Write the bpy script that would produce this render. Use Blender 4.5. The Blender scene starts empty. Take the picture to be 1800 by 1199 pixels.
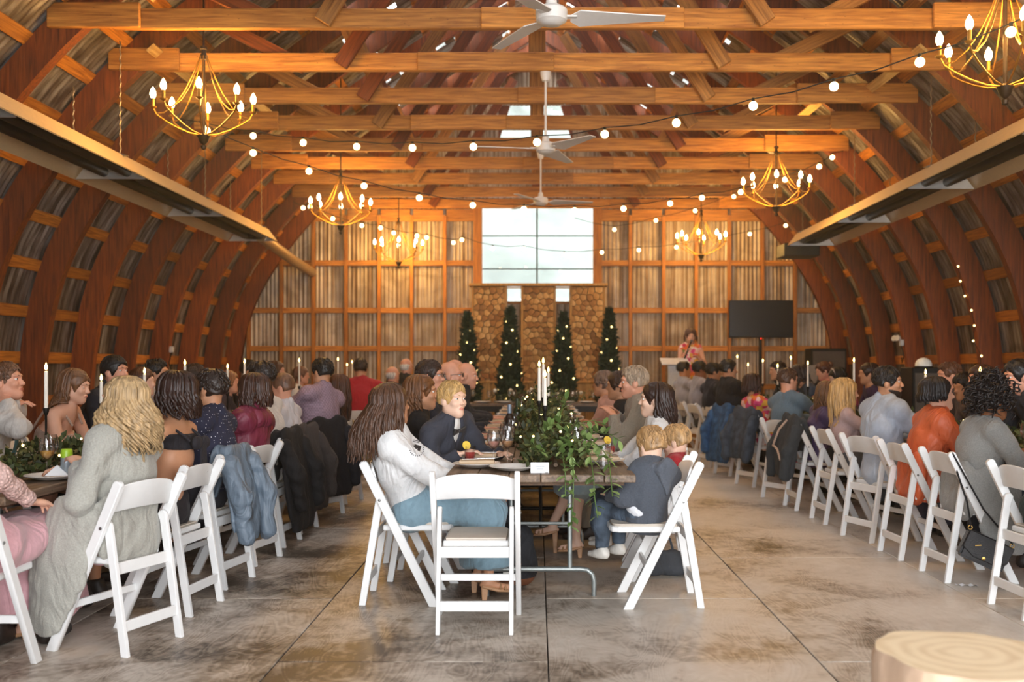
import bpy, bmesh, math, random
import numpy as np
from mathutils import Vector, Matrix
from mathutils.bvhtree import BVHTree
sc = bpy.context.scene
COL = sc.collection
random.seed(7)
rng = np.random.default_rng(7)
# ------------------------------------------------------------------ camera
EYE = 1.33; F = 1750.0; VX, VY = 944.0, 644.0
cam = bpy.data.cameras.new('camera'); camo = bpy.data.objects.new('camera', cam); COL.objects.link(camo)
camo.location = (0, 0, EYE); camo.rotation_euler = (math.pi/2, 0, 0)
cam.sensor_width = 36; cam.lens = 36*F/1800
cam.shift_x = -(VX-900)/1800; cam.shift_y = (VY-599.5)/1800
cam.clip_start = .05; cam.clip_end = 400
cam.dof.use_dof = True; cam.dof.focus_distance = 6.0; cam.dof.aperture_fstop = 2.2
sc.camera = camo
# ------------------------------------------------------------------ world: bright overcast sky
w = bpy.data.worlds.new('overcast'); sc.world = w; w.use_nodes = True
nt = w.node_tree; nt.nodes.clear()
wo = nt.nodes.new('ShaderNodeOutputWorld'); bg = nt.nodes.new('ShaderNodeBackground')
tc = nt.nodes.new('ShaderNodeTexCoord'); sep = nt.nodes.new('ShaderNodeSeparateXYZ'); rp = nt.nodes.new('ShaderNodeValToRGB')
nt.links.new(tc.outputs['Generated'], sep.inputs[0]); nt.links.new(sep.outputs['Z'], rp.inputs[0])
rp.color_ramp.elements[0].position = 0.0; rp.color_ramp.elements[0].color = (.93, .96, 1, 1)
rp.color_ramp.elements[1].position = 1.0; rp.color_ramp.elements[1].color = (.98, .99, 1, 1)
nt.links.new(rp.outputs[0], bg.inputs[0]); bg.inputs[1].default_value = 10.5
nt.links.new(bg.outputs[0], wo.inputs[0])
# daylight enters by the wide open doorway behind the camera (a portal only guides the sampling)
DOOR = (-2.0, 5.3, 0.0, 4.0, -1.6)
pl = bpy.data.lights.new('doorway_portal', 'AREA'); po = bpy.data.objects.new('doorway_portal', pl); COL.objects.link(po)
pl.shape = 'RECTANGLE'; pl.size = DOOR[1]-DOOR[0]; pl.size_y = DOOR[3]; pl.cycles.is_portal = True
po.location = ((DOOR[0]+DOOR[1])/2, DOOR[4], DOOR[3]/2); po.rotation_euler = (math.pi/2, 0, 0)
# ------------------------------------------------------------------ colour management
vs = sc.view_settings
sc.display_settings.display_device = 'sRGB'
vs.view_transform = 'Standard'; vs.look = 'None'; vs.exposure = 0.0; vs.gamma = 1.0; vs.use_curve_mapping = False
cy = sc.cycles
cy.max_bounces = 8; cy.diffuse_bounces = 4; cy.glossy_bounces = 3; cy.transmission_bounces = 6; cy.transparent_max_bounces = 10
cy.sample_clamp_indirect = 4.0; cy.caustics_reflective = False; cy.caustics_refractive = False
CHANDELIER_W = 115.0
# ================================================================== helpers
PI = math.pi
def pt(px, py, D): return Vector(((px-VX)*D/F, D, EYE-(py-VY)*D/F))
def lin(h):
    h = h.lstrip('#'); r = [int(h[i:i+2], 16)/255 for i in (0, 2, 4)]
    return tuple((c/12.92 if c <= .04045 else ((c+.055)/1.055)**2.4) for c in r)
def tag(o, label=None, cat=None, group=None, kind=None):
    if label: o['label'] = label
    if cat: o['category'] = cat
    if group: o['group'] = group
    if kind: o['kind'] = kind
    return o
def empty(name, loc=(0, 0, 0), rz=0, parent=None):
    o = bpy.data.objects.new(name, None); COL.objects.link(o); o.location = loc; o.rotation_euler = (0, 0, rz)
    o.empty_display_size = .1
    if parent: o.parent = parent
    return o
def thing(name, label, cat, loc=(0, 0, 0), rz=0, group=None): return tag(empty(name, loc, rz), label, cat, group)
def struct(name, loc=(0, 0, 0)): return tag(empty(name, loc), kind='structure')
def add_obj(name, me, parent=None, loc=(0, 0, 0), rot=(0, 0, 0), scale=None):
    o = bpy.data.objects.new(name, me); COL.objects.link(o); o.location = loc; o.rotation_euler = rot
    if scale: o.scale = scale
    if parent: o.parent = parent
    return o
def copy_tree(o, parent=None):
    c = o.copy(); COL.objects.link(c)
    if parent is not None: c.parent = parent
    for ch in list(o.children): copy_tree(ch, c)
    return c
def mesh_np(name, V, Q, mats, smooth=True, midx=None):
    V = np.asarray(V, np.float32); Q = np.asarray(Q, np.int32)
    me = bpy.data.meshes.new(name); n = Q.shape[1]
    me.vertices.add(len(V)); me.vertices.foreach_set('co', V.ravel())
    me.loops.add(Q.size); me.loops.foreach_set('vertex_index', Q.ravel())
    me.polygons.add(len(Q)); me.polygons.foreach_set('loop_start', np.arange(0, Q.size, n, dtype=np.int32))
    me.polygons.foreach_set('loop_total', np.full(len(Q), n, np.int32))
    if smooth: me.polygons.foreach_set('use_smooth', np.ones(len(Q), bool))
    for m in (mats if isinstance(mats, (list, tuple)) else [mats]): me.materials.append(m)
    if midx is not None: me.polygons.foreach_set('material_index', np.asarray(midx, np.int32))
    me.update(calc_edges=True); me.validate()
    return me
class MB:
    def __init__(s): s.v = []; s.f = []
    def add(s, vs, fs):
        n = len(s.v); s.v += [tuple(v) for v in vs]; s.f += [tuple(n+i for i in f) for f in fs]; return s
    def box(s, c, d, M=None):
        x, y, z = (k/2 for k in d)
        vs = [Vector((a*x, b*y, e*z)) for e in (-1, 1) for b in (-1, 1) for a in (-1, 1)]
        if M is not None: vs = [M @ v for v in vs]
        vs = [v+Vector(c) for v in vs]
        return s.add(vs, [(0, 2, 3, 1), (4, 5, 7, 6), (0, 1, 5, 4), (2, 6, 7, 3), (0, 4, 6, 2), (1, 3, 7, 5)])
    def beam(s, p0, p1, wd, ht, up=(0, 0, 1)):
        p0, p1 = Vector(p0), Vector(p1); t = (p1-p0); L = t.length; t.normalize()
        a = t.cross(Vector(up)).normalized(); b = a.cross(t)
        M = Matrix((a, t, b)).transposed()
        return s.box((p0+p1)/2, (wd, L, ht), M)
    def prism(s, poly, y0, y1, ax=1):
        n = len(poly)
        def P(p, y): return (p[0], y, p[1]) if ax == 1 else ((y, p[0], p[1]) if ax == 0 else (p[0], p[1], y))
        vs = [P(p, y0) for p in poly]+[P(p, y1) for p in poly]
        return s.add(vs, [tuple(range(n))[::-1], tuple(range(n, 2*n))]+[(i, (i+1) % n, n+(i+1) % n, n+i) for i in range(n)])
    def tube(s, pts, r, n=8, caps=True):
        pts = [Vector(p) for p in pts]; m = len(pts); rr = r if isinstance(r, (list, tuple)) else [r]*m
        ref = Vector((0, 0, 1)); vs = []; pa = None
        for i, p in enumerate(pts):
            t = (pts[min(i+1, m-1)]-pts[max(i-1, 0)]).normalized()
            if pa is None:
                a = t.cross(ref)
                if a.length < .1: a = t.cross(Vector((1, 0, 0)))
            else: a = pa - t*pa.dot(t)
            a.normalize(); pa = a; b = t.cross(a)
            vs += [p+rr[i]*(a*math.cos(2*PI*k/n)+b*math.sin(2*PI*k/n)) for k in range(n)]
        fs = [(i*n+k, i*n+(k+1) % n, (i+1)*n+(k+1) % n, (i+1)*n+k) for i in range(m-1) for k in range(n)]
        if caps: fs += [tuple(range(n))[::-1], tuple((m-1)*n+k for k in range(n))]
        return s.add(vs, fs)
    def lathe(s, prof, n=20, c=(0, 0, 0)):
        m = len(prof); vs = [(c[0]+r*math.cos(2*PI*k/n), c[1]+r*math.sin(2*PI*k/n), c[2]+z) for r, z in prof for k in range(n)]
        fs = [(i*n+k, i*n+(k+1) % n, (i+1)*n+(k+1) % n, (i+1)*n+k) for i in range(m-1) for k in range(n)]
        if prof[0][0] > 1e-5: fs.append(tuple(range(n))[::-1])
        if prof[-1][0] > 1e-5: fs.append(tuple((m-1)*n+k for k in range(n)))
        return s.add(vs, fs)
    def ball(s, c, r, n=10, m=6):
        r = r if isinstance(r, (list, tuple)) else (r, r, r)
        vs = []; fs = []
        for i in range(m+1):
            a = PI*i/m
            for k in range(n):
                b = 2*PI*k/n; vs.append((c[0]+r[0]*math.sin(a)*math.cos(b), c[1]+r[1]*math.sin(a)*math.sin(b), c[2]+r[2]*math.cos(a)))
        for i in range(m):
            for k in range(n): fs.append((i*n+k, (i+1)*n+k, (i+1)*n+(k+1) % n, i*n+(k+1) % n))
        return s.add(vs, fs)
    def mesh(s, name, mat, smooth=False, bevel=0, seg=1):
        me = bpy.data.meshes.new(name); bm = bmesh.new()
        bv = [bm.verts.new(v) for v in s.v]
        for f in s.f:
            try: bm.faces.new([bv[i] for i in f])
            except ValueError: pass
        bmesh.ops.remove_doubles(bm, verts=bm.verts, dist=1e-6)
        bmesh.ops.recalc_face_normals(bm, faces=bm.faces)
        if bevel:
            bmesh.ops.bevel(bm, geom=[e for e in bm.edges if len(e.link_faces) == 2 and e.calc_face_angle(0) > .5], offset=bevel, segments=seg, affect='EDGES', clamp_overlap=True)
        bm.to_mesh(me); bm.free()
        for m in (mat if isinstance(mat, (list, tuple)) else [mat]): me.materials.append(m)
        if smooth:
            me.polygons.foreach_set('use_smooth', [True]*len(me.polygons))
            me.set_sharp_from_angle(angle=.7)
        return me
    def build(s, name, mat, parent=None, smooth=False, bevel=0, seg=1, loc=(0, 0, 0), rot=(0, 0, 0)):
        return add_obj(name, s.mesh(name, mat, smooth, bevel, seg), parent, loc, rot)
# ------------------------------------------------------------------ materials
MATS = {}
def newmat(name):
    m = bpy.data.materials.new(name); m.use_nodes = True
    return m, m.node_tree.nodes, m.node_tree.links, m.node_tree.nodes['Principled BSDF']
def ramp(N, stops):
    r = N.new('ShaderNodeValToRGB'); e = r.color_ramp.elements
    while len(e) < len(stops): e.new(.5)
    for i, (p, c) in enumerate(stops): e[i].position = p; e[i].color = (*c, 1)
    return r
def plain(name, hexc, rough=.6, metal=0, spec=.5, vary=.12, scale=30, bump=0, bscale=60, sheen=0, stretch=(1, 1, 1), coat=0):
    if name in MATS: return MATS[name]
    m, N, L, B = newmat(name); c = lin(hexc)
    tcn = N.new('ShaderNodeTexCoord'); mp = N.new('ShaderNodeMapping'); mp.inputs['Scale'].default_value = stretch
    L.new(tcn.outputs['Object'], mp.inputs[0])
    nz = N.new('ShaderNodeTexNoise'); nz.inputs['Scale'].default_value = scale; nz.inputs['Detail'].default_value = 3
    L.new(mp.outputs[0], nz.inputs['Vector'])
    r = ramp(N, [(.3, tuple(k*(1-vary) for k in c)), (.7, tuple(min(1, k*(1+vary)) for k in c))])
    L.new(nz.outputs[0], r.inputs[0]); L.new(r.outputs[0], B.inputs['Base Color'])
    B.inputs['Roughness'].default_value = rough; B.inputs['Metallic'].default_value = metal
    B.inputs['Specular IOR Level'].default_value = spec
    if sheen: B.inputs['Sheen Weight'].default_value = sheen
    if coat: B.inputs['Coat Weight'].default_value = coat
    if bump:
        n2 = N.new('ShaderNodeTexNoise'); n2.inputs['Scale'].default_value = bscale; n2.inputs['Detail'].default_value = 4
        L.new(mp.outputs[0], n2.inputs['Vector'])
        b = N.new('ShaderNodeBump'); b.inputs['Strength'].default_value = bump; b.inputs['Distance'].default_value = .01
        L.new(n2.outputs[0], b.inputs['Height']); L.new(b.outputs[0], B.inputs['Normal'])
    MATS[name] = m; return m
def wood(name, dark, light, axis=0, rough=.62, scale=5, tint=.25, knots=True):
    if name in MATS: return MATS[name]
    m, N, L, B = newmat(name)
    tcn = N.new('ShaderNodeTexCoord'); mp = N.new('ShaderNodeMapping'); s = [9.0, 9.0, 9.0]; s[axis] = .55
    mp.inputs['Scale'].default_value = s
    oi = N.new('ShaderNodeObjectInfo'); va = N.new('ShaderNodeVectorMath'); va.operation = 'SCALE'; va.inputs[0].default_value = (37, 53, 71)
    L.new(oi.outputs['Random'], va.inputs['Scale']); ad = N.new('ShaderNodeVectorMath'); ad.operation = 'ADD'
    L.new(tcn.outputs['Object'], ad.inputs[0]); L.new(va.outputs[0], ad.inputs[1]); L.new(ad.outputs[0], mp.inputs[0])
    nz = N.new('ShaderNodeTexNoise'); nz.inputs['Scale'].default_value = scale; nz.inputs['Detail'].default_value = 6; nz.inputs['Distortion'].default_value = .6
    L.new(mp.outputs[0], nz.inputs['Vector'])
    d, l = lin(dark), lin(light)
    r = ramp(N, [(.28, d), (.5, tuple((a+b)/2 for a, b in zip(d, l))), (.72, l)]); L.new(nz.outputs[0], r.inputs[0])
    hs = N.new('ShaderNodeHueSaturation'); L.new(r.outputs[0], hs.inputs['Color'])
    mr = N.new('ShaderNodeMapRange'); mr.inputs[3].default_value = 1-tint; mr.inputs[4].default_value = 1+tint
    L.new(oi.outputs['Random'], mr.inputs[0]); L.new(mr.outputs[0], hs.inputs['Value'])
    last = hs.outputs[0]
    if knots:
        vo = N.new('ShaderNodeTexVoronoi'); mp2 = N.new('ShaderNodeMapping'); s2 = [5, 5, 5]; s2[axis] = 2.2; mp2.inputs['Scale'].default_value = s2
        L.new(ad.outputs[0], mp2.inputs[0]); L.new(mp2.outputs[0], vo.inputs['Vector'])
        kr = ramp(N, [(.03, (1, 1, 1)), (.11, (0, 0, 0))]); L.new(vo.outputs['Distance'], kr.inputs[0])
        mx = N.new('ShaderNodeMix'); mx.data_type = 'RGBA'; L.new(kr.outputs[0], mx.inputs['Factor']); L.new(last, mx.inputs['A'])
        mx.inputs['B'].default_value = (*[k*.45 for k in d], 1); last = mx.outputs['Result']
    L.new(last, B.inputs['Base Color']); B.inputs['Roughness'].default_value = rough
    b = N.new('ShaderNodeBump'); b.inputs['Strength'].default_value = .25; b.inputs['Distance'].default_value = .01
    L.new(nz.outputs[0], b.inputs['Height']); L.new(b.outputs[0], B.inputs['Normal'])
    MATS[name] = m; return m
def emit(name, hexc, strength):
    if name in MATS: return MATS[name]
    m, N, L, B = newmat(name); N.remove(B); e = N.new('ShaderNodeEmission')
    e.inputs[0].default_value = (*lin(hexc), 1); e.inputs[1].default_value = strength
    L.new(e.outputs[0], N['Material Output'].inputs[0]); MATS[name] = m; return m
def glass(name, tint=(1, 1, 1), gloss=.12, rough=.02, fres=True):
    if name in MATS: return MATS[name]
    m, N, L, B = newmat(name); N.remove(B)
    t = N.new('ShaderNodeBsdfTransparent'); t.inputs[0].default_value = (*tint, 1)
    g = N.new('ShaderNodeBsdfGlossy'); g.inputs['Roughness'].default_value = rough
    mx = N.new('ShaderNodeMixShader'); lw = N.new('ShaderNodeLayerWeight'); lw.inputs[0].default_value = .35
    mu = N.new('ShaderNodeMath'); mu.operation = 'MULTIPLY_ADD'; mu.inputs[1].default_value = .75; mu.inputs[2].default_value = gloss*.4
    L.new(lw.outputs['Facing'], mu.inputs[0]); L.new(mu.outputs[0], mx.inputs[0])
    L.new(t.outputs[0], mx.inputs[1]); L.new(g.outputs[0], mx.inputs[2]); L.new(mx.outputs[0], N['Material Output'].inputs[0])
    MATS[name] = m; return m
def rust_metal(name, base, dark, streak, stretch, metal=.55, rough=.42, sc1=1.0):
    """galvanised corrugated sheet: grey zinc with brown weather streaks running down the sheet"""
    if name in MATS: return MATS[name]
    m, N, L, B = newmat(name)
    tcn = N.new('ShaderNodeTexCoord'); mp = N.new('ShaderNodeMapping'); mp.inputs['Scale'].default_value = stretch
    L.new(tcn.outputs['Object'], mp.inputs[0])
    n1 = N.new('ShaderNodeTexNoise'); n1.inputs['Scale'].default_value = 3.2*sc1; n1.inputs['Detail'].default_value = 5; L.new(mp.outputs[0], n1.inputs['Vector'])
    n2 = N.new('ShaderNodeTexNoise'); n2.inputs['Scale'].default_value = 2.1; n2.inputs['Detail'].default_value = 6; n2.inputs['Distortion'].default_value = 1.2
    L.new(tcn.outputs['Object'], n2.inputs['Vector'])
    r1 = ramp(N, [(.36, lin(dark)), (.5, lin(streak)), (.62, lin(base))]); L.new(n1.outputs[0], r1.inputs[0])
    r2 = ramp(N, [(.35, (.35, .3, .27)), (.6, (1, 1, 1))]); L.new(n2.outputs[0], r2.inputs[0])
    mx = N.new('ShaderNodeMix'); mx.data_type = 'RGBA'; mx.blend_type = 'MULTIPLY'; mx.inputs['Factor'].default_value = .6
    L.new(r1.outputs[0], mx.inputs['A']); L.new(r2.outputs[0], mx.inputs['B']); L.new(mx.outputs['Result'], B.inputs['Base Color'])
    B.inputs['Metallic'].default_value = metal; B.inputs['Roughness'].default_value = rough
    MATS[name] = m; return m
beamX = wood('beam_wood_across', '#8e5018', '#da9540', 0)
beamY = wood('beam_wood_along', '#8c4c16', '#d48c38', 1)
beamZ = wood('beam_wood_upright', '#8c4c16', '#d48c38', 2)
ribW = wood('rib_wood', '#562407', '#964a14', 2, knots=False)
braceW = wood('brace_wood', '#7a4a1c', '#c58a44', 2)
paleW = wood('pale_board_wood', '#b98a48', '#e2bd7c', 1)
tableW = wood('table_wood', '#4b3a2b', '#8d7660', 1, rough=.5, tint=.18)
palletW = wood('pallet_wood', '#a8702c', '#dda65a', 2)
barkM = plain('bark', '#6d5a48', .9, vary=.35, scale=14, bump=.8, bscale=25, stretch=(1, 1, .3))
sheetW = rust_metal('roof_sheet', '#b9b3ac', '#6a5c50', '#948a81', (1.2, 5, .25))
sheetB = rust_metal('gable_sheet', '#d6cbb9', '#94795c', '#bfac92', (9, 1, .2), metal=.3, rough=.5)
whiteP = plain('white_resin', '#e9e9e8', .38, vary=.02)
padM = plain('seat_vinyl', '#d3c8ba', .5, vary=.04)
boltM = plain('bolt_steel', '#8a8a88', .35, metal=.9)
steelM = plain('grey_steel_tube', '#8d9290', .4, metal=.6)
blackM = plain('black_metal', '#16130f', .5, metal=.4)
bronzeM = plain('chandelier_bronze', '#a9762c', .38, metal=.75)
dkbronze = plain('dark_bronze', '#3b2a1c', .45, metal=.6)
fanM = plain('fan_white', '#e6e0d8', .45, vary=.03)
heatM = plain('heater_enamel', '#d9bb8c', .45, metal=.1, vary=.05)
reflM = plain('heater_reflector', '#d0cbc2', .3, metal=.8, vary=.1, scale=4)
tubeM = plain('heater_tube', '#221d19', .5, metal=.5)
bulbM = emit('candle_bulb_glow', '#ffd9a0', 26)
globeM = emit('string_bulb_glow', '#ffdb9a', 9)
flameM = emit('flame_glow', '#ffcf70', 22)
fairyM = emit('fairy_light_glow', '#ffd98a', 6)
waxM = plain('candle_wax', '#efe6d8', .5, vary=.03)
plateM = plain('plate_white', '#e9e6e1', .25, vary=.02, spec=.6)
napkinM = plain('napkin_beige', '#cdb496', .85, vary=.06)
silverM = plain('cutlery_steel', '#c9c9c9', .22, metal=1)
glassM = glass('clear_glass', (.97, .97, .97))
paneM = glass('window_glass', (.93, .97, .96), gloss=.08)
cardM = plain('card_paper', '#eef0f3', .7, vary=.02)
inkM = plain('grey_ink', '#9a9ea6', .8)
# ================================================================== the barn
TR0, TRS = 8.66, 1.225
TRUSS = [TR0+TRS*i for i in range(-2, 9)]
TIE_Z = 4.26; YB = 18.62
PROF = np.array([(5.52, 0), (5.53, .7), (5.50, 1.3), (5.41, 1.9), (5.27, 2.4), (5.06, 2.83), (4.80, 3.24), (4.49, 3.66), (4.12, 4.08),
                 (3.6, 4.55), (3.0, 5.03), (2.2, 5.61), (1.4, 6.15), (.7, 6.6), (0, 7.03)])
def resample(P, n):
    s = np.r_[0, np.cumsum(np.hypot(*np.diff(P, axis=0).T))]; t = np.linspace(0, s[-1], n)
    return np.c_[np.interp(t, s, P[:, 0]), np.interp(t, s, P[:, 1])], s[-1]
ARC, ARCL = resample(PROF, 57)
def smooth_arc(A):
    B = A.copy()
    for _ in range(3): B[1:-1] = (B[:-2]+2*B[1:-1]+B[2:])/4
    return B
ARC = smooth_arc(ARC)
tan = np.gradient(ARC, axis=0); tan /= np.linalg.norm(tan, axis=1)[:, None]
NOR = np.c_[tan[:, 1], -tan[:, 0]]                      # outward
def arc_at(s):
    """point, outward normal, tangent angle on the inner rib edge at arc length s"""
    u = s/ARCL*56; i = min(int(u), 55); f = u-i
    return ARC[i]*(1-f)+ARC[i+1]*f, NOR[i]*(1-f)+NOR[i+1]*f
S_SPLIT = next(i for i in range(57) if ARC[i, 1] > 4.2)
def skin_x(z): return float(np.interp(z, (ARC+NOR*.30)[:, 1], (ARC+NOR*.30)[:, 0]))
def skin_z(x):
    P = (ARC+NOR*.30)[::-1]; return float(np.interp(abs(x), P[:, 0], P[:, 1]))
wall_left = struct('wall_left'); wall_right = struct('wall_right'); ceiling = struct('ceiling'); wall_back = struct('wall_back')
def rib_mesh(i0, i1, d0, d1, th, sgn, name, mat):
    P0 = ARC[i0:i1]; P1 = ARC[i0:i1]+NOR[i0:i1]*np.linspace(d0, d1, i1-i0)[:, None]; n = len(P0)
    V = []
    for y in (-th/2, th/2):
        for P in (P0, P1): V += [(sgn*x, y, z) for x, z in P]
    f = []
    for i in range(n-1):
        a, b, c, d = i, n+i, 2*n+i, 3*n+i
        f += [(a, a+1, b+1, b), (c, d, d+1, c+1), (a, c, c+1, a+1), (b, b+1, d+1, d)]
    f += [(0, n, 3*n, 2*n), (n-1, 3*n-1, 4*n-1, 2*n-1)][0:2]
    mb = MB().add(V, f); return mb.mesh(name, mat)
ribM = {s: rib_mesh(0, S_SPLIT+3, .27, .27, .11, s, 'rib', ribW) for s in (-1, 1)}
rafM = {s: rib_mesh(S_SPLIT+1, 57, .24, .2, .075, s, 'rafter', ribW) for s in (-1, 1)}
blockM = MB().box((0, 0, 0), (.045, TRS-.1, .13)).mesh('purlin_board', beamY, bevel=.004)
def corr_mesh(i0, i1, y0, y1, sgn, off=.305, pitch=.08, amp=.012, holes=(), step=1):
    ny = int((y1-y0)/pitch*4); ys = np.linspace(y0, y1, ny+1); ii = np.arange(i0, i1, step); 
    if ii[-1] != i1-1: ii = np.r_[ii, i1-1]
    A, N_ = ARC[ii], NOR[ii]
    w_ = np.sin(ys/pitch*2*PI)*amp
    X = A[:, None, 0]+N_[:, None, 0]*(off+w_[None]); Z = A[:, None, 1]+N_[:, None, 1]*(off+w_[None])
    V = np.stack([sgn*X, np.broadcast_to(ys, X.shape), Z], -1).reshape(-1, 3)
    m = ny+1; q = []
    for a in range(len(ii)-1):
        for b in range(ny):
            k = a*m+b
            if any(h[0] <= ii[a] < h[1] and h[2] <= (ys[b]-y0)/(y1-y0) < h[3] for h in holes): continue
            q.append((k, k+1, k+m+1, k+m) if sgn > 0 else (k, k+m, k+m+1, k+1))
    return mesh_np('corrugated_sheet', V, q, sheetW)
for k, y in enumerate(TRUSS):
    for s, wl in ((-1, wall_left), (1, wall_right)):
        add_obj('rib', ribM[s], wl, (0, y, 0)); add_obj('rafter', rafM[s], ceiling, (0, y+.005*((k % 3)-1), 0))
edges = [-1.6, 1.5, 3.8]+TRUSS+[YB]
for k in range(len(edges)-1):
    y0, y1 = edges[k], edges[k+1]; near = k < 3
    for s, wl in ((-1, wall_left), (1, wall_right)):
        rnd = random.Random(k*7+s)
        add_obj('corrugated_sheet', corr_mesh(0, S_SPLIT+1, y0, y1, s, step=3), wl)
        hl = []
        if not near:
            for c in (55, 53, 50, 47, 44, 41):
                if rnd.random() < .85:
                    a = rnd.uniform(.70, .84); hl.append((c-2, c, a, a+rnd.uniform(.09, .16)))
        add_obj('corrugated_sheet', corr_mesh(S_SPLIT, 57, y0, y1, s, holes=hl), ceiling)
        if near: continue
        if y1-y0 < 1: continue
        for j, sv in enumerate(np.arange(.42, ARCL-.2, .49)):
            p, n = arc_at(sv); q = p+n*.285
            o = add_obj('purlin_board', blockM, wl if p[1] < 4.2 else ceiling, (s*q[0], (y0+y1)/2, q[1]))
            o.rotation_euler = (0, -s*math.atan2(n[1], n[0]), 0)
# trusses: tie beam in pieces with lapped scabs, struts nailed to its face
TIEH, TIEW = .175, .06
def piece(name, x0, x1, y, z0, h, t, mat=beamX):
    return MB().box((0, 0, 0), (x1-x0, t, h)).build(name, mat, ceiling, bevel=.006, loc=((x0+x1)/2, y, z0+h/2))
for k, y in enumerate(TRUSS):
    r = random.Random(k+3); xe = skin_x(TIE_Z+.1)-.03
    a, b = -r.uniform(3.3, 3.9), r.uniform(3.0, 3.9)
    m1 = r.choice((-1.1, -.55, .2)) + .1
    piece('tie_beam', -xe, a+.25, y-.075, TIE_Z-.01, .215, .045)
    piece('tie_beam', b-.25, xe, y-.075, TIE_Z-.01, .215, .045)
    piece('tie_beam', a, m1, y, TIE_Z, TIEH, TIEW)
    piece('tie_beam', m1+.01, b, y, TIE_Z, TIEH, TIEW)
    piece('splice_board', m1-r.uniform(.5, .8), m1+r.uniform(.6, 1.1), y-.062, TIE_Z-.012, TIEH+.005, .035)
    def strut(x0, z0, x1, z1, dy, wd=.15, th=.05, name='strut'):
        p0, p1 = Vector((x0, 0, z0)), Vector((x1, 0, z1)); c = (p0+p1)/2; d = p1-p0
        MB().box((0, 0, 0), (wd, th, d.length)).build(name, braceW if r.random() < .6 else ribW, ceiling, bevel=.005, loc=(c.x, y+dy, c.z), rot=(0, math.atan2(d.x, d.z), 0))
    strut(0, TIE_Z+.01, 0, 7.0, .035, .17, .06, 'king_post')
    for s in (-1, 1):
        j = r.uniform(-.08, .08)
        strut(s*(1.92+j), TIE_Z+.03, s*.42, 6.62, -.105)
        strut(s*(2.3+j), TIE_Z+.05, s*3.35, 4.85, .06, .13)
        strut(s*(1.75+j), TIE_Z+.1, s*2.25, 5.5, .06, .11)
for s in (-1, 1):                                          # loose pale battens nailed under the purlins
    for (y0, y1, sv, dx) in ((6.7, 8.9, 5.35, -.0), (9.6, 11.2, 5.0, .0), (11.6, 13.4, 5.3, 0)):
        p, n = arc_at(sv); q = p-n*.04
        MB().box((0, 0, 0), (.03, y1-y0, .1)).build('batten', paleW, ceiling, loc=(s*q[0], (y0+y1)/2, q[1]), rot=(0, -s*math.atan2(n[1], n[0]), .03*s))
# back wall: studs, girts and vertical corrugated sheets
def bx(px): return (px-VX)*YB/F
def bz(py): return EYE-(py-VY)*YB/F
WX0, WX1, WZ0, WZ1 = bx(848), bx(1042), bz(502), bz(365)
studs = [bx(p) for p in (380, 440, 497, 553, 610, 668, 725, 783, 1107, 1165, 1222, 1280, 1338, 1395, 1452, 1510)]
for x in studs: 
    z1 = min(skin_z(x)-.05, 4.14)
    MB().box((0, 0, 0), (.06, .09, z1)).build('stud', beamZ, wall_back, bevel=.004, loc=(x, YB-.1, z1/2))
jambs = [bx(840), bx(1050)]
for x in jambs: MB().box((0, 0, 0), (.15, .12, 4.3)).build('stud', beamZ, wall_back, bevel=.004, loc=(x, YB-.1, 2.15))
allx = sorted(studs+jambs)
for z, hh in ((.35, .1), (.95, .1), (1.66, .1), (2.37, .1), (3.25, .1), (4.14, .22)):
    for a, b in zip(allx[:-1], allx[1:]):
        if abs((a+b)/2) < 1 : continue
        if skin_x(z)-.1 < max(abs(a), abs(b)): continue
        MB().box((0, 0, 0), (b-a-.06, .06, hh)).build('girt', beamX, wall_back, bevel=.004, loc=((a+b)/2, YB-.085, z))
for s in (-1, 1): add_obj('end_rafter', rib_mesh(0, 57, .34, .3, .1, s, 'end_rafter', ribW), wall_back, (0, YB-.16, 0))
def gable_sheet(x0, x1, z0, zt=None):
    n = max(2, int((x1-x0)/.076*6)); xs = np.linspace(x0, x1, n+1); V = []; Q = []
    for i, x in enumerate(xs):
        y = YB+.01*math.sin(x/.076*2*PI); zz = skin_z(x) if zt is None else zt
        V += [(x, y, z0), (x, y, max(z0+.01, zz))]
        if i < n: Q.append((2*i, 2*i+2, 2*i+3, 2*i+1))
    add_obj('corrugated_sheet', mesh_np('corrugated_sheet', V, Q, sheetB), wall_back)
xb = [-5.85]+allx+[5.85]
CW0, CW1, CZ0, CZ1 = -.72, .66, 5.52, 6.2
for a, b in zip(xb[:-1], xb[1:]):
    if a < 0 < b:
        gable_sheet(a, WX0, 0); gable_sheet(WX1, b, 0)
    else: gable_sheet(a, b, 0)
gable_sheet(WX0, WX1, WZ1, CZ0); gable_sheet(WX0, CW0, CZ0); gable_sheet(CW1, WX1, CZ0)
gable_sheet(CW0, CW1, CZ1)
for s, a, b in ((1, CW0, CW0+.22), (-1, CW1-.22, CW1)):   # sloping cheeks of the gable light
    MB().prism([(a, CZ0), (b, CZ1), (a, CZ1)] if s > 0 else [(b, CZ0), (b, CZ1), (a, CZ1)], YB-.02, YB+.02).build('cheek_board', ribW, wall_back)
# below the window behind the wood stacks, with two little square lights
sx = [(bx(892), bx(918)), (bx(976), bx(1002))]; sz0, sz1 = bz(530), WZ0-.03
gable_sheet(WX0, WX1, 0, sz0)
for a, b in ((WX0, sx[0][0]), (sx[0][1], sx[1][0]), (sx[1][1], WX1)): gable_sheet(a, b, sz0, WZ0)
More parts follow.
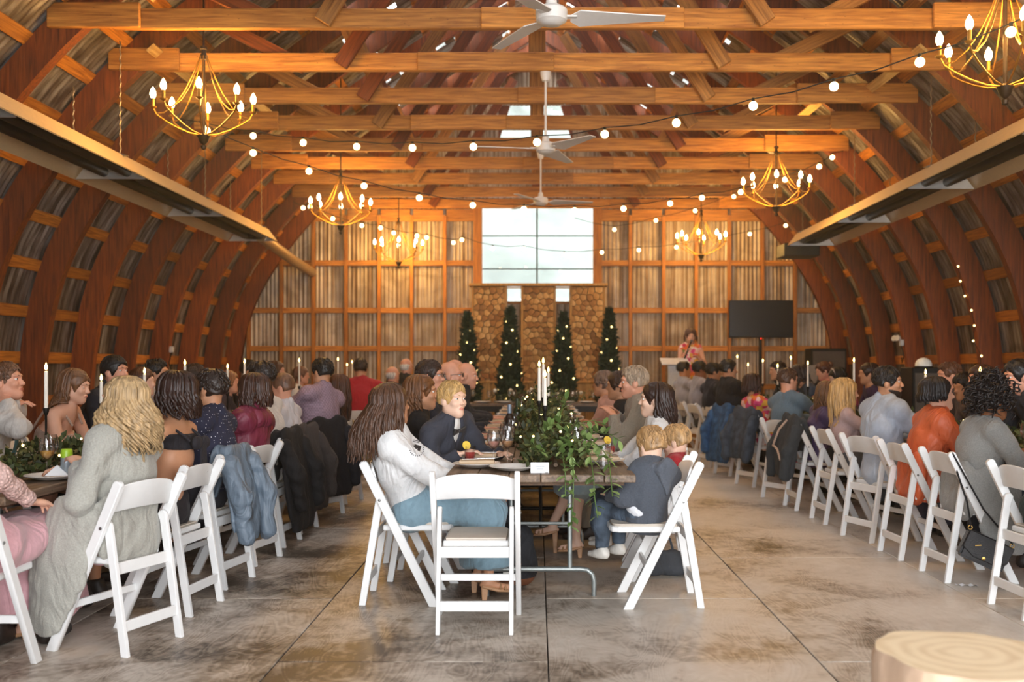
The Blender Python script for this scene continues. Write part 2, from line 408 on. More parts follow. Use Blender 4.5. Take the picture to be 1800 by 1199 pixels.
# window 1
w1 = struct('window_1', (0, YB, 0)); frM = plain('window_frame_wood', '#a87640', .6)
mullM = plain('mullion_dark_green', '#33463c', .5)
for (x0, x1, z0, z1) in ((WX0-.06, WX0, WZ0-.06, WZ1+.06), (WX1, WX1+.06, WZ0-.06, WZ1+.06), (WX0, WX1, WZ1, WZ1+.06), (WX0, WX1, WZ0-.06, WZ0)):
    MB().box((0, 0, 0), (x1-x0, .1, z1-z0)).build('window_frame', frM, w1, loc=((x0+x1)/2, -.03, (z0+z1)/2))
mz = [WZ0, bz(473), bz(415), WZ1]; mxm = bx(944)
for x in (mxm,): MB().box((0, 0, 0), (.03, .03, WZ1-WZ0)).build('mullion', mullM, w1, loc=(x, 0, (WZ0+WZ1)/2))
for z in mz[1:3]: MB().box((0, 0, 0), (WX1-WX0, .025, .022)).build('mullion', mullM, w1, loc=((WX0+WX1)/2, 0, z))
for x0, x1 in ((WX0, mxm), (mxm, WX1)):
    for z0, z1 in zip(mz[:-1], mz[1:]):
        MB().box((0, 0, 0), (x1-x0-.03, .006, z1-z0-.025)).build('pane', paneM, w1, loc=((x0+x1)/2, .0, (z0+z1)/2))
for i, (a, b) in enumerate(sx):
    wn = struct(f'window_{i+2}', (0, YB, 0))
    for (x0, x1, z0, z1) in ((a-.04, a, sz0, sz1), (b, b+.04, sz0, sz1), (a-.04, b+.04, sz0-.05, sz0), (a-.04, b+.04, sz1, sz1+.03)):
        MB().box((0, 0, 0), (x1-x0, .08, z1-z0)).build('window_frame', frM, wn, loc=((x0+x1)/2, -.03, (z0+z1)/2))
    MB().box((0, 0, 0), (b-a, .006, sz1-sz0)).build('pane', paneM, wn, loc=((a+b)/2, 0, (sz0+sz1)/2))
w4 = struct('window_4', (0, YB, 0))
for a, b in ((CW0, -.02), (.03, CW1)):
    s = .21; q = [(a, CZ0), (b, CZ0), (b, CZ1), (a+s, CZ1)] if a < -.1 else [(a, CZ0), (b, CZ0), (b-s, CZ1), (a, CZ1)]
    MB().prism(q, -.003, .003).build('pane', paneM, w4)
MB().box((0, 0, 0), (.06, .06, CZ1-CZ0)).build('mullion', ribW, w4, loc=(0, 0, (CZ0+CZ1)/2))
# front wall round the wide doorway behind the camera
wf = struct('wall_front', (0, DOOR[4], 0))
fp = [(-5.85, 0), (DOOR[0], 0), (DOOR[0], DOOR[3]), (DOOR[1], DOOR[3]), (DOOR[1], 0), (5.85, 0)]+[(x, z) for x, z in (ARC+NOR*.3)]+[(-x, z) for x, z in (ARC+NOR*.3)[::-1]]
fp2 = [(-5.85, DOOR[3]), (5.85, DOOR[3])]
for q in ([(-5.85, 0), (DOOR[0], 0), (DOOR[0], 4), (-5.85, 4)], [(DOOR[1], 0), (5.85, 0), (5.85, 4), (DOOR[1], 4)],
          [(-5, 4), (5, 4)]+[(x, z) for x, z in (ARC+NOR*.3) if z > 4]+[(-x, z) for x, z in (ARC+NOR*.3)[::-1] if z > 4]):
    MB().prism(q, -.03, .03).build('board_panel', ribW, wf)
# floor: painted plywood sheets with worn finish
def floor_mat():
    m, N, L, B = newmat('worn_painted_plywood')
    tcn = N.new('ShaderNodeTexCoord'); oi = N.new('ShaderNodeObjectInfo')
    va = N.new('ShaderNodeVectorMath'); va.operation = 'SCALE'; va.inputs[0].default_value = (13, 29, 7); L.new(oi.outputs['Random'], va.inputs['Scale'])
    ad = N.new('ShaderNodeVectorMath'); L.new(tcn.outputs['Object'], ad.inputs[0]); L.new(va.outputs[0], ad.inputs[1])
    mp = N.new('ShaderNodeMapping'); mp.inputs['Scale'].default_value = (1.4, .42, 1); L.new(ad.outputs[0], mp.inputs[0])
    n0 = N.new('ShaderNodeTexNoise'); n0.inputs['Scale'].default_value = 2.2; n0.inputs['Detail'].default_value = 3; n0.inputs['Distortion'].default_value = .7; L.new(mp.outputs[0], n0.inputs['Vector'])
    # rotary-cut grain: contour lines of a smooth field
    mu = N.new('ShaderNodeMath'); mu.operation = 'MULTIPLY'; mu.inputs[1].default_value = 150; L.new(n0.outputs[0], mu.inputs[0])
    sn = N.new('ShaderNodeMath'); sn.operation = 'SINE'; L.new(mu.outputs[0], sn.inputs[0])
    n1 = N.new('ShaderNodeTexNoise'); n1.inputs['Scale'].default_value = 1.5; n1.inputs['Detail'].default_value = 7; n1.inputs['Roughness'].default_value = .65; L.new(tcn.outputs['Object'], n1.inputs['Vector'])
    mpw = N.new('ShaderNodeNewGeometry'); n2 = N.new('ShaderNodeTexNoise'); n2.inputs['Scale'].default_value = .5; n2.inputs['Detail'].default_value = 5; L.new(mpw.outputs['Position'], n2.inputs['Vector'])
    n3 = N.new('ShaderNodeTexNoise'); n3.inputs['Scale'].default_value = 9; n3.inputs['Detail'].default_value = 6; n3.inputs['Roughness'].default_value = .7; L.new(tcn.outputs['Object'], n3.inputs['Vector'])
    s1 = N.new('ShaderNodeMath'); s1.operation = 'MULTIPLY_ADD'; s1.inputs[1].default_value = .03; L.new(sn.outputs[0], s1.inputs[0]); L.new(n1.outputs[0], s1.inputs[2])
    s2 = N.new('ShaderNodeMath'); s2.operation = 'ADD'; L.new(s1.outputs[0], s2.inputs[0]); L.new(n2.outputs[0], s2.inputs[1])
    s3 = N.new('ShaderNodeMath'); s3.operation = 'MULTIPLY_ADD'; s3.inputs[1].default_value = .45; L.new(n3.outputs[0], s3.inputs[0]); L.new(s2.outputs[0], s3.inputs[2])
    sx3 = N.new('ShaderNodeSeparateXYZ'); L.new(mpw.outputs['Position'], sx3.inputs[0])          # tone set darker towards the left, easing off to the right
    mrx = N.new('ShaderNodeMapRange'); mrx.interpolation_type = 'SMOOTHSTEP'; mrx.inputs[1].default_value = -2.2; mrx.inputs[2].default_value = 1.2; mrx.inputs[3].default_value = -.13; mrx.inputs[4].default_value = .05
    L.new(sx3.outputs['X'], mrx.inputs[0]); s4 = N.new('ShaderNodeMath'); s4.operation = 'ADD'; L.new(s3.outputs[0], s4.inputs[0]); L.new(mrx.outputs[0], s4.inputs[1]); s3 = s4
    r = ramp(N, [(.36, lin('#4f4234')), (.46, lin('#97897a')), (.56, lin('#c0b5a8')), (.74, lin('#d2cac0'))])
    sc_ = N.new('ShaderNodeMath'); sc_.operation = 'MULTIPLY_ADD'; sc_.inputs[1].default_value = .8; sc_.inputs[2].default_value = -.43; L.new(s3.outputs[0], sc_.inputs[0])
    L.new(sc_.outputs[0], r.inputs[0]); L.new(r.outputs[0], B.inputs['Base Color'])
    rr = N.new('ShaderNodeMapRange'); rr.inputs[1].default_value = .3; rr.inputs[2].default_value = .7; rr.inputs[3].default_value = .34; rr.inputs[4].default_value = .55
    L.new(n1.outputs[0], rr.inputs[0]); L.new(rr.outputs[0], B.inputs['Roughness'])
    b = N.new('ShaderNodeBump'); b.inputs['Strength'].default_value = .12; b.inputs['Distance'].default_value = .004; L.new(s3.outputs[0], b.inputs['Height']); L.new(b.outputs[0], B.inputs['Normal'])
    return m
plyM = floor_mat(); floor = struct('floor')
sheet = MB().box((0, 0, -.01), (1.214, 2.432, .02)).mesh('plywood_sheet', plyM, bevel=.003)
for i in range(-5, 5):
    x = .05+1.22*(i+.5)-.0
    for j in range(-1, 9):
        y = -.4+2.44*j+(1.22 if i % 2 else 0)
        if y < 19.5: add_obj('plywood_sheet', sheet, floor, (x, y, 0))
MB().box((0, 8.5, -.03), (12.4, 21, .02)).build('subfloor', plain('subfloor_dark', '#2c251f', .9), floor)
for s, nm in ((-1, 'baseboard_left'), (1, 'baseboard_right')):
    b = tag(MB().box((0, 0, 0), (.05, 20.2, .2)).build(nm, ribW, None, loc=(s*5.7, 8.5, .1)), kind='structure')
# the slope outside the gable window
def hill():
    nx, ny = 60, 40; V = []; Q = []
    for j in range(ny):
        for i in range(nx):
            x = -40+80*i/(nx-1); y = 26+40*j/(ny-1); h = -1+.62*max(0, y-27)+1.2*math.sin(x*.21+y*.3)+.9*math.sin(x*.57-y*.4)+rng.normal()*.35
            V.append((x, y, h))
    for j in range(ny-1):
        for i in range(nx-1): k = j*nx+i; Q.append((k, k+1, k+nx+1, k+nx))
    o = add_obj('hillside', mesh_np('hillside', V, Q, plain('hill_pale_scrub', '#60635f', .95, vary=.4, scale=.35)))
    tag(o, kind='structure')
hill()
# ================================================================== hung from the roof
def heater(s, y0, y1, label):
    xin, xout, z = 3.87, 4.60, 3.19
    t = thing('radiant_tube_heater', label, 'heater', (0, 0, 0))
    P = [(xin, z), (xin+.13, z+.17), (xout-.13, z+.17), (xout, z)]
    th = .012; 
    def strip(a, b, mat, name, ya=y0, yb=y1):
        d = Vector((b[0]-a[0], b[1]-a[1])).normalized(); n = Vector((-d.y, d.x))*th
        q = [(s*a[0], a[1]), (s*b[0], b[1]), (s*(b[0]+n.x), b[1]+n.y), (s*(a[0]+n.x), a[1]+n.y)]
        return MB().prism(q, ya, yb).build(name, mat, t)
    strip(P[0], P[1], heatM, 'reflector_side'); strip(P[1], P[2], reflM, 'reflector_top'); strip(P[2], P[3], heatM, 'reflector_side')
    for xx in (xin+.2, xin+.43): MB().tube([(s*xx, y0, z+.07), (s*xx, y1-.15, z+.07)], .05, 12).build('burner_tube', tubeM, t, smooth=True)
    MB().tube([(s*(xin+.2), y1-.15, z+.07), (s*(xin+.225), y1-.07, z+.07), (s*(xin+.315), y1-.04, z+.07), (s*(xin+.405), y1-.07, z+.07), (s*(xin+.43), y1-.15, z+.07)], .05, 10).build('return_bend', tubeM, t, smooth=True)
    yy = y1
    while yy > y0+.1:
        MB().prism([(s*(xin+.02), z+.0), (s*(xin+.14), z+.16), (s*(xout-.14), z+.16), (s*(xout-.02), z)], yy-.02, yy-.005).build('baffle_plate', reflM, t)
        MB().prism([(s*(xin+.06), z+.165), (s*(xout-.06), z+.165), (s*(xout-.2), z+.21), (s*(xin+.2), z+.21)], yy-.35, yy-.30).build('bracket', boltM, t)
        for xx in (xin+.14, xout-.14):
            zt = skin_z(xx)-.12; n = int((zt-z-.19)/.045); mb = MB()
            mb.tube([(s*xx+(.006 if q % 2 else -.006), yy-.32, z+.19+(zt-z-.19)*q/n) for q in range(n+1)], .007, 5); mb.build('chain', plain('chain_steel', '#8e7b62', .4, metal=.7), t)
        yy -= 2.45
    return t
hl = heater(-1, 4.6, 14.8, 'long radiant tube heater hung along the left wall, reflector trough with dark tubes')
MB().tube([(-4.1, 14.75, 3.26), (-4.12, 16.8, 3.12), (-4.14, 18.3, 3.06)], .085, 12).build('flue_pipe', plain('flue_pipe_tan', '#b79a72', .4, metal=.5), hl, smooth=True)
hr = heater(1, 4.6, 15.35, 'long radiant tube heater hung along the right wall, reflector trough with dark tubes')
MB().box((0, 0, 0), (.55, .5, .2)).build('burner_box', blackM, hr, bevel=.01, loc=(4.1, 15.65, 3.14))
# chandeliers
def make_chandelier():
    t = thing('chandelier', 'x', 'chandelier', (0, 0, 0))             # origin at the flame height
    MB().lathe([(0, -.41), (.02, -.40), (.026, -.375), (.012, -.36), (.035, -.34), (.05, -.30), (.058, -.285), (.03, -.275), (.014, -.26), (.014, .38), (.03, .385), (.032, .42), (.02, .44), (.018, .47), (.03, .475), (.03, .50), (0, .505)], 16).build('hub', dkbronze, t, smooth=True)
    arm = MB().tube([(.03, 0, -.28), (.12, 0, -.265), (.22, 0, -.225), (.32, 0, -.17), (.39, 0, -.12), (.42, 0, -.06)], .0075, 6).mesh('arm', bronzeM, True)
    wire = MB().tube([(.025, 0, .42), (.06, 0, .33), (.10, 0, .23), (.16, 0, .1), (.24, 0, -.02), (.33, 0, -.1), (.40, 0, -.11)], .0055, 6).mesh('upper_rod', bronzeM, True)
    cup = MB().lathe([(0, -.075), (.012, -.07), (.03, -.058), (.032, -.052), (.013, -.05), (.013, .02), (0, .02)], 12).mesh('candle_sleeve', bronzeM, True)
    bl = MB().lathe([(0, .015), (.012, .02), (.021, .045), (.018, .07), (.007, .095), (0, .105)], 12).mesh('flame_bulb', bulbM, True)
    for k in range(8):
        a = 2*PI*(k+.3)/8
        add_obj('arm', arm, t, rot=(0, 0, a)); add_obj('upper_rod', wire, t, rot=(0, 0, a))
        p = (.42*math.cos(a), .42*math.sin(a), 0); add_obj('candle_sleeve', cup, t, p); add_obj('flame_bulb', bl, t, p, scale=(1.3, 1.3, 1.15))
    lt = bpy.data.lights.new('chandelier_light', 'POINT'); lt.energy = CHANDELIER_W; lt.color = (1, .55, .135); lt.shadow_soft_size = .3
    lo = bpy.data.objects.new('chandelier_light', lt); COL.objects.link(lo); lo.parent = t; lo.location = (0, 0, .08)
    return t
ch0 = make_chandelier()
CH = [(-2.93, 8.75, 3.64, 'nearest chandelier on the left side, eight glowing candle bulbs on curved bronze arms'),
      (3.16, 6.72, 3.50, 'nearest chandelier on the right side, cut by the top right corner'),
      (-2.8, 14.2, 3.62, 'second chandelier on the left side, above the lavender shirt guest'),
      (3.1, 12.9, 3.68, 'second chandelier on the right side, hanging beside the right heater'),
      (-2.46, 17.7, 3.47, 'small far chandelier against the back wall left of the window'),
      (2.87, 17.4, 3.56, 'small far chandelier against the back wall above the standing speaker')]
CHO = [ch0]+[copy_tree(ch0) for _ in CH[1:]]
for i, (x, y, z, lb) in enumerate(CH):
    o = CHO[i]
    o.location = (x, y, z); o.rotation_euler.z = i*.37; o['label'] = lb; o['group'] = 'bronze candle chandeliers'
    MB().tube([(0, 0, .5), (0, 0, skin_z(x)-z-.02)], .009, 6).build('hanging_rod', dkbronze, o)
# ceiling fans
def make_fan(drop):
    t = thing('ceiling_fan', 'x', 'fan', (0, 0, 0))                     # origin at the motor
    MB().lathe([(0, -.05), (.06, -.048), (.075, -.035), (.095, -.025), (.1, .0), (.1, .04), (.085, .055), (.04, .065), (.03, .12), (.012, .13), (.012, drop-.1), (.035, drop-.1), (.05, drop-.05), (.055, drop-.01), (0, drop)], 28).build('motor', fanM, t, smooth=True)
    for k in range(3):
        a = 2*PI*k/3
        V = []; n = 10
        for i in range(n+1):
            u = i/n; r_ = .12+.59*u; w0 = .088*(1-u)+.036*u if u > .06 else .03+.045*u/.06
            tw = .35*(1-u)+.12; zz = .0
            for sgn in (-1, 1): V.append((r_, sgn*w0+.015*(1-u), zz-sgn*w0*math.sin(tw)*.6))
        mb = MB(); fs = [(2*i, 2*i+1, 2*i+3, 2*i+2) for i in range(n)]
        V2 = V+[(x, y, z-.007) for x, y, z in V]; m = len(V)
        fs2 = fs+[tuple(m+q for q in f[::-1]) for f in fs]+[(2*i, 2*i+2, m+2*i+2, m+2*i) for i in range(n)]+[(2*i+1, m+2*i+1, m+2*i+3, 2*i+3) for i in range(n)]+[(0, m, m+1, 1), (2*n, 2*n+1, m+2*n+1, m+2*n)]
        mb.add(V2, fs2); bld = mb.build('blade', fanM, t, rot=(0, 0, a))
        MB().box((.11, 0, .0), (.1, .05, .012)).build('blade_iron', fanM, bld, bevel=.003)
        sm = MB()
        for (x, y) in ((.15, .025), (.15, -.02), (.19, 0)): MB().lathe([(0, 0), (.006, .001), (.004, .004), (0, .005)], 8, (x, y, .008)).build('screw', boltM, bld)
    return t
for i, (y, z, ro, lb, x) in enumerate(((6.23, 3.51, .02, 'nearest white ceiling fan, cut by the top edge', .09), (9.9, 3.49, 1.19, 'middle white ceiling fan on a rod below the tie beams', .085), (13.57, 3.57, .05, 'farthest white ceiling fan above the gable window', .05))):
    f = make_fan(TIE_Z-z); f.location = (x, y-.02, z); f.rotation_euler.z = ro; f['label'] = lb; f['group'] = 'white ceiling fans'
# string lights
globe = MB().ball((0, 0, -.055), .034, 12, 8).mesh('globe_bulb', globeM, True)
sock = MB().lathe([(0, -.03), (.013, -.03), (.013, .005), (0, .008)], 8).mesh('socket', blackM, True)
cordM = plain('cord_black', '#1d1712', .7)
def string_lights(pts3, label):
    t = thing('string_lights', label, 'string lights', tuple(pts3[0]), 0, 'festoon strings under the roof'); o0 = Vector(pts3[0]); mb = []
    for i, p in enumerate(pts3):
        p = Vector(p)-o0
        if 0 < i < len(pts3)-1: b = add_obj('globe_bulb', globe, t, p); add_obj('socket', sock, b, (0, 0, 0))
        mb.append(p)
        if i < len(pts3)-1:
            q = Vector(pts3[i+1])-o0; mb += [p.lerp(q, .5)-Vector((0, 0, .022))]
    MB().tube(mb, .005, 5).build('cord', cordM, t)
def px_string(pxs, D0, D1, label, zu=.05):
    n = len(pxs); out = []
    for i, (a, b) in enumerate(pxs): 
        out.append(pt(a, b, D0+(D1-D0)*i/(n-1))+Vector((0, 0, zu)))
    string_lights(out, label)
px_string([(1890, -10), (1777, 55), (1617, 108), (1466, 151), (1324, 185), (1189, 215), (1063, 235), (944, 249), (832, 257), (725, 259), (627, 257), (533, 250), (445, 238), (360, 224), (287, 205), (255, 204), (200, 190)], 6.0, 12.2, 'festoon string sagging across the hall in front of the middle fan')
px_string([(350, 222), (364, 229), (445, 268), (543, 300), (640, 326), (737, 347), (831, 360), (921, 367), (1010, 369), (1096, 366), (1178, 357), (1234, 347), (1302, 337), (1380, 315), (1440, 292), (1463, 276), (1500, 262)], 9.6, 13.6, 'festoon string crossing just above the gable window')
px_string([(515, 360), (533, 365), (545, 363), (585, 384), (636, 396), (669, 400), (692, 409), (733, 414), (750, 417), (797, 426), (812, 421), (866, 436), (921, 437), (992, 447), (1058, 443), (1123, 439), (1189, 434), (1318, 411), (1381, 396), (1410, 380)], 15.5, 17.9, 'lowest festoon string sagging along the back wall across the window')
px_string([(1010, 388), (1080, 403), (1153, 387), (1222, 370), (1290, 345), (1330, 325)], 17.6, 16.2, 'short festoon string right of the gable window top')
# fairy lights on two right-hand ribs
fl = thing('fairy_lights', 'small warm fairy lights wound down a rib of the right wall', 'string lights', (0, 0, 0))
fb = MB().ball((0, 0, 0), .014, 8, 5).mesh('fairy_bulb', fairyM, True)
fpts = []
for i in range(11):
    p, n = arc_at(2.6-i*.19); fpts.append((p[0]-.03-.02*(i % 2), 12.335-.08+.10*((i*7) % 3-1)*.6, p[1]))
for p in fpts: add_obj('fairy_bulb', fb, fl, p)
MB().tube(fpts, .004, 5).build('cord', cordM, fl)
# ================================================================== sculpting by distance fields
class Field:
    def __init__(s, lo, hi, h, fine=()):
        s.ax = []
        for k in range(3):
            a = [lo[k]]
            while a[-1] < hi[k]:
                st = h
                for f in fine:
                    if f[0][k]-h < a[-1] < f[1][k]: st = min(st, f[2])
                a.append(a[-1]+st)
            s.ax.append(np.array(a, np.float32))
        s.D = np.full([len(a) for a in s.ax], .5, np.float32); s.h = h
    def sub(s, lo, hi):
        sl = []
        for k in range(3):
            a = max(0, int(np.searchsorted(s.ax[k], lo[k]))-1); b = min(len(s.ax[k]), int(np.searchsorted(s.ax[k], hi[k]))+1)
            if b-a < 1: return None, None
            sl.append(slice(a, b))
        X, Y, Z = np.meshgrid(s.ax[0][sl[0]], s.ax[1][sl[1]], s.ax[2][sl[2]], indexing='ij', sparse=True)
        return tuple(sl), (X, Y, Z)
    def put(s, fn, lo, hi, k=.02, op='u'):
        m = k+2.2*s.h
        sl, P = s.sub([v-m for v in lo], [v+m for v in hi])
        if sl is None: return s
        d = fn(*P).astype(np.float32); A = s.D[sl]
        if op == 'u': s.D[sl] = smin(A, d, k)
        else: s.D[sl] = -smin(-A, d, k)
        return s
    def rc(s, a, b, r1, r2=None, k=.03, flat=None, op='u', cut=None):
        """tapered capsule; flat = (axis, ratio) squashes it along axis"""
        a = np.array(a, float); b = np.array(b, float); r2 = r1 if r2 is None else r2
        ba = b-a; n = None
        if flat:
            n = np.array(flat[0], float); n /= np.linalg.norm(n); q = 1/flat[1]-1; ba2 = ba+n*ba.dot(n)*q
        else: ba2 = ba
        L = max(ba2.dot(ba2), 1e-9)
        def fn(X, Y, Z):
            px, py, pz = X-a[0], Y-a[1], Z-a[2]
            if cut is not None: cd = (X-cut[0][0])*cut[1][0]+(Y-cut[0][1])*cut[1][1]+(Z-cut[0][2])*cut[1][2]
            if n is not None:
                e = (px*n[0]+py*n[1]+pz*n[2])*q; px, py, pz = px+e*n[0], py+e*n[1], pz+e*n[2]
            t = np.clip((px*ba2[0]+py*ba2[1]+pz*ba2[2])/L, 0, 1)
            d = np.sqrt((px-t*ba2[0])**2+(py-t*ba2[1])**2+(pz-t*ba2[2])**2)-(r1+(r2-r1)*t)
            if n is not None: d = d*(1+flat[1])/2
            return d if cut is None else np.maximum(d, cd)
        r = max(r1, r2); return s.put(fn, np.minimum(a, b)-r, np.maximum(a, b)+r, k, op)
    def el(s, c, r, k=.03, R=None, op='u'):
        c = np.array(c, float); r = np.array(r, float); M = np.eye(3) if R is None else np.array(R)
        def fn(X, Y, Z):
            x, y, z = X-c[0], Y-c[1], Z-c[2]
            u = [(M[0, i]*x+M[1, i]*y+M[2, i]*z)/r[i] for i in range(3)]
            k0 = np.sqrt(u[0]**2+u[1]**2+u[2]**2); k1 = np.sqrt((u[0]/r[0])**2+(u[1]/r[1])**2+(u[2]/r[2])**2)+1e-6
            return k0*(k0-1)/k1
        e = np.sqrt(((M*r)**2).sum(1)); return s.put(fn, c-e, c+e, k, op)
    def cutplane(s, p, n, k=.008, r=None):
        """remove what lies on the side n points to (within r of p when given)"""
        p = np.array(p, float); n = np.array(n, float); n /= np.linalg.norm(n)
        lo = [a[0] for a in s.ax] if r is None else p-r; hi = [a[-1] for a in s.ax] if r is None else p+r
        sl, P = s.sub(lo, hi)
        if sl is None: return s
        d = -((P[0]-p[0])*n[0]+(P[1]-p[1])*n[1]+(P[2]-p[2])*n[2])
        s.D[sl] = -smin(-s.D[sl], np.broadcast_to(d, s.D[sl].shape).astype(np.float32), k); return s
    def folds(s, amp, f=1.0, seed=0):
        X, Y, Z = np.meshgrid(*s.ax, indexing='ij', sparse=True); o = seed*1.7
        a = np.sin(19*f*X+11*f*Z+o+2.2*np.sin(9*f*Z-7*f*Y+o))*np.sin(13*f*Y-17*f*Z+2*o+2*np.sin(8*f*X+o))
        b = 1-2*np.abs(np.sin(14*f*(X*.8+Y)-16*f*Z+o+1.6*np.sin(11*f*X-6*f*Z+o)))
        s.D += (amp*(a+.75*b)).astype(np.float32); return s
    def mesh(s, name, mats, colour=None):
        D = s.D; D[0] = D[-1] = .1; D[:, 0] = D[:, -1] = .1; D[:, :, 0] = D[:, :, -1] = .1
        S = (D < 0); n = S.shape
        c = np.zeros([k-1 for k in n], np.uint8)
        for i in (0, 1):
            for j in (0, 1):
                for l in (0, 1): c += S[i:n[0]-1+i, j:n[1]-1+j, l:n[2]-1+l]
        act = (c > 0) & (c < 8); idx = np.argwhere(act)
        if len(idx) == 0: return None
        vid = np.full(act.shape, -1, np.int32); vid[act] = np.arange(len(idx))
        I, J, K = idx.T; acc = np.zeros((len(idx), 3)); cnt = np.zeros(len(idx)); ax = s.ax
        for d in range(3):
            for u in (0, 1):
                for v in (0, 1):
                    o0 = [0, 0, 0]; e = [x for x in range(3) if x != d]; o0[e[0]] = u; o0[e[1]] = v; o1 = o0.copy(); o1[d] = 1
                    a = D[I+o0[0], J+o0[1], K+o0[2]]; b = D[I+o1[0], J+o1[1], K+o1[2]]
                    m = (a < 0) != (b < 0); t = np.where(m, a/np.where(m, a-b, 1), 0)
                    p = np.stack([ax[q][idx[:, q]+o0[q]] for q in range(3)], 1)
                    step = ax[d][idx[:, d]+1]-ax[d][idx[:, d]]; p[:, d] += t*step
                    acc += p*m[:, None]; cnt += m
        V = acc/cnt[:, None]; Q = []
        for d in range(3):
            A = np.moveaxis(S, d, 0); m = np.argwhere(A[:-1] != A[1:])
            e = [x for x in range(3) if x != d]
            full = np.zeros((len(m), 3), int); full[:, d] = m[:, 0]; full[:, e[0]] = m[:, 1]; full[:, e[1]] = m[:, 2]
            ok = np.all((full[:, e] > 0), 1) & (full[:, e[0]] < n[e[0]]-1) & (full[:, e[1]] < n[e[1]]-1); full = full[ok]
            q = []
            for (u, v) in ((-1, -1), (0, -1), (0, 0), (-1, 0)):
                g = full.copy(); g[:, e[0]] += u; g[:, e[1]] += v; q.append(vid[g[:, 0], g[:, 1], g[:, 2]])
            q = np.stack(q, 1); ins = S[full[:, 0], full[:, 1], full[:, 2]]
            if d == 1: ins = ~ins
            q[~ins] = q[~ins][:, ::-1]; Q.append(q)
        Q = np.concatenate(Q); Q = Q[(Q >= 0).all(1)]
        mi = None if colour is None else colour(V[Q].mean(1))
        return mesh_np(name, V, Q, mats, True, mi)
def smin(a, b, k):
    h = np.clip(.5+.5*(b-a)/k, 0, 1); return b+(a-b)*h-k*h*(1-h)
# ------------------------------------------------------------------ many tubes at once (hair locks)
def tubes_mesh(name, P, R, mat, n=5):
    """P (L, m, 3) centre lines, R (L, m) radii"""
    P = np.asarray(P, float); L_, m = P.shape[:2]
    T = np.gradient(P, axis=1); T /= np.linalg.norm(T, axis=2, keepdims=True)+1e-9
    ref = np.where(np.abs(T[..., 2:3]) > .9, np.array([0, 1., 0]), np.array([0, 0, 1.]))
    A = np.cross(T, ref); A /= np.linalg.norm(A, axis=2, keepdims=True)+1e-9; B = np.cross(T, A)
    for i in range(1, m):                                      # keep the frames from flipping
        a = A[:, i-1]-T[:, i]*(A[:, i-1]*T[:, i]).sum(1, keepdims=True); a /= np.linalg.norm(a, axis=1, keepdims=True)+1e-9
        A[:, i] = a; B[:, i] = np.cross(T[:, i], a)
    ang = np.arange(n)*2*PI/n
    V = P[:, :, None]+R[:, :, None, None]*(A[:, :, None]*np.cos(ang)[:, None]+B[:, :, None]*np.sin(ang)[:, None])
    V = V.reshape(-1, 3); l, i, k = np.meshgrid(np.arange(L_), np.arange(m-1), np.arange(n), indexing='ij')
    b = l*m*n+i*n; q = np.stack([b+k, b+(k+1) % n, b+n+(k+1) % n, b+n+k], -1).reshape(-1, 4)
    return mesh_np(name, V, q, mat)
# ================================================================== folding chair (built once, then copied with its parts)
def make_chair():
    t = thing('folding_chair', 'x', 'chair')
    d = Vector((0, .39, -.79)).normalized()
    def rail_mesh():
        mb = MB(); n = Vector((0, d.z, -d.y)); top = Vector((0, -.29, .79)); q = []
        for a in np.linspace(0, PI, 7): q.append((top+n*(.024*math.cos(a))-d*(.018*math.sin(a)), ))
        pts = [(p[0].y, p[0].z) for p in q]+[(.10+.03, 0), (.10-.026, 0)]
        return mb.prism(pts, -.014, .014, 0).mesh('side_rail', whiteP, True, bevel=.003)
    rl = rail_mesh()
    def leg_mesh():
        pts = [(-.175, .60), (-.185, .617), (-.205, .622), (-.222, .61), (-.227, .59), (-.322, 0), (-.282, 0), (-.188, .57)]
        return MB().prism(pts, -.011, .011, 0).mesh('rear_leg', whiteP, True, bevel=.003)
    lg = leg_mesh()
    bolt = MB().lathe([(0, -.004), (.008, -.003), (.008, .0), (.005, .003), (0, .004)], 8).mesh('bolt', boltM)
    for s in (-1, 1):
        r = add_obj('side_rail', rl, t, (s*.212, 0, 0)); add_obj('rear_leg', lg, t, (s*.182, 0, 0))
        add_obj('bolt', bolt, r, (s*.016, -.20, .59), (0, PI/2, 0))
    mb = MB(); n = 12; V = []                                     # curved back panel with an arched top edge
    for off in (0, .014):
        for i in range(n+1):
            u = -1+2*i/n; x = .2*u; y = -.235-.032*(1-u*u)-off; V += [(x, y+.028, .655+.012*(1-u*u)), (x, y, .772+.022*(1-u*u)-.008*abs(u)**6)]
    m = 2*(n+1); fs = []
    for i in range(n):
        a = 2*i; fs += [(a, a+2, a+3, a+1), (m+a, m+a+1, m+a+3, m+a+2), (a, m+a, m+a+2, a+2), (a+1, a+3, m+a+3, m+a+1)]
    fs += [(0, 1, m+1, m), (2*n, m+2*n, m+2*n+1, 2*n+1)]
    mb.add(V, fs).build('backrest', whiteP, t, smooth=True, bevel=.003)
    sq = [(-.168, -.19), (-.168, .15), (-.15, .185), (-.11, .198), (.11, .198), (.15, .185), (.168, .15), (.168, -.19)]
    MB().prism(sq, .412, .444, 2).build('seat', whiteP, t, bevel=.006)
    MB().prism([(x*.95, y*.95) for x, y in sq], .443, .457, 2).build('seat_pad', padM, t, smooth=True, bevel=.009, seg=2)
    MB().box((0, 0, 0), (.40, .02, .035)).build('front_stretcher', whiteP, t, bevel=.003, loc=(0, -.008, .222))
    MB().box((0, 0, 0), (.345, .018, .05)).build('rear_stretcher', whiteP, t, bevel=.003, loc=(0, -.283, .135))
    MB().box((0, 0, 0), (.345, .018, .055)).build('rear_stretcher', whiteP, t, bevel=.003, loc=(0, -.232, .395))
    return t
chair0 = make_chair(); chair_used = [False]
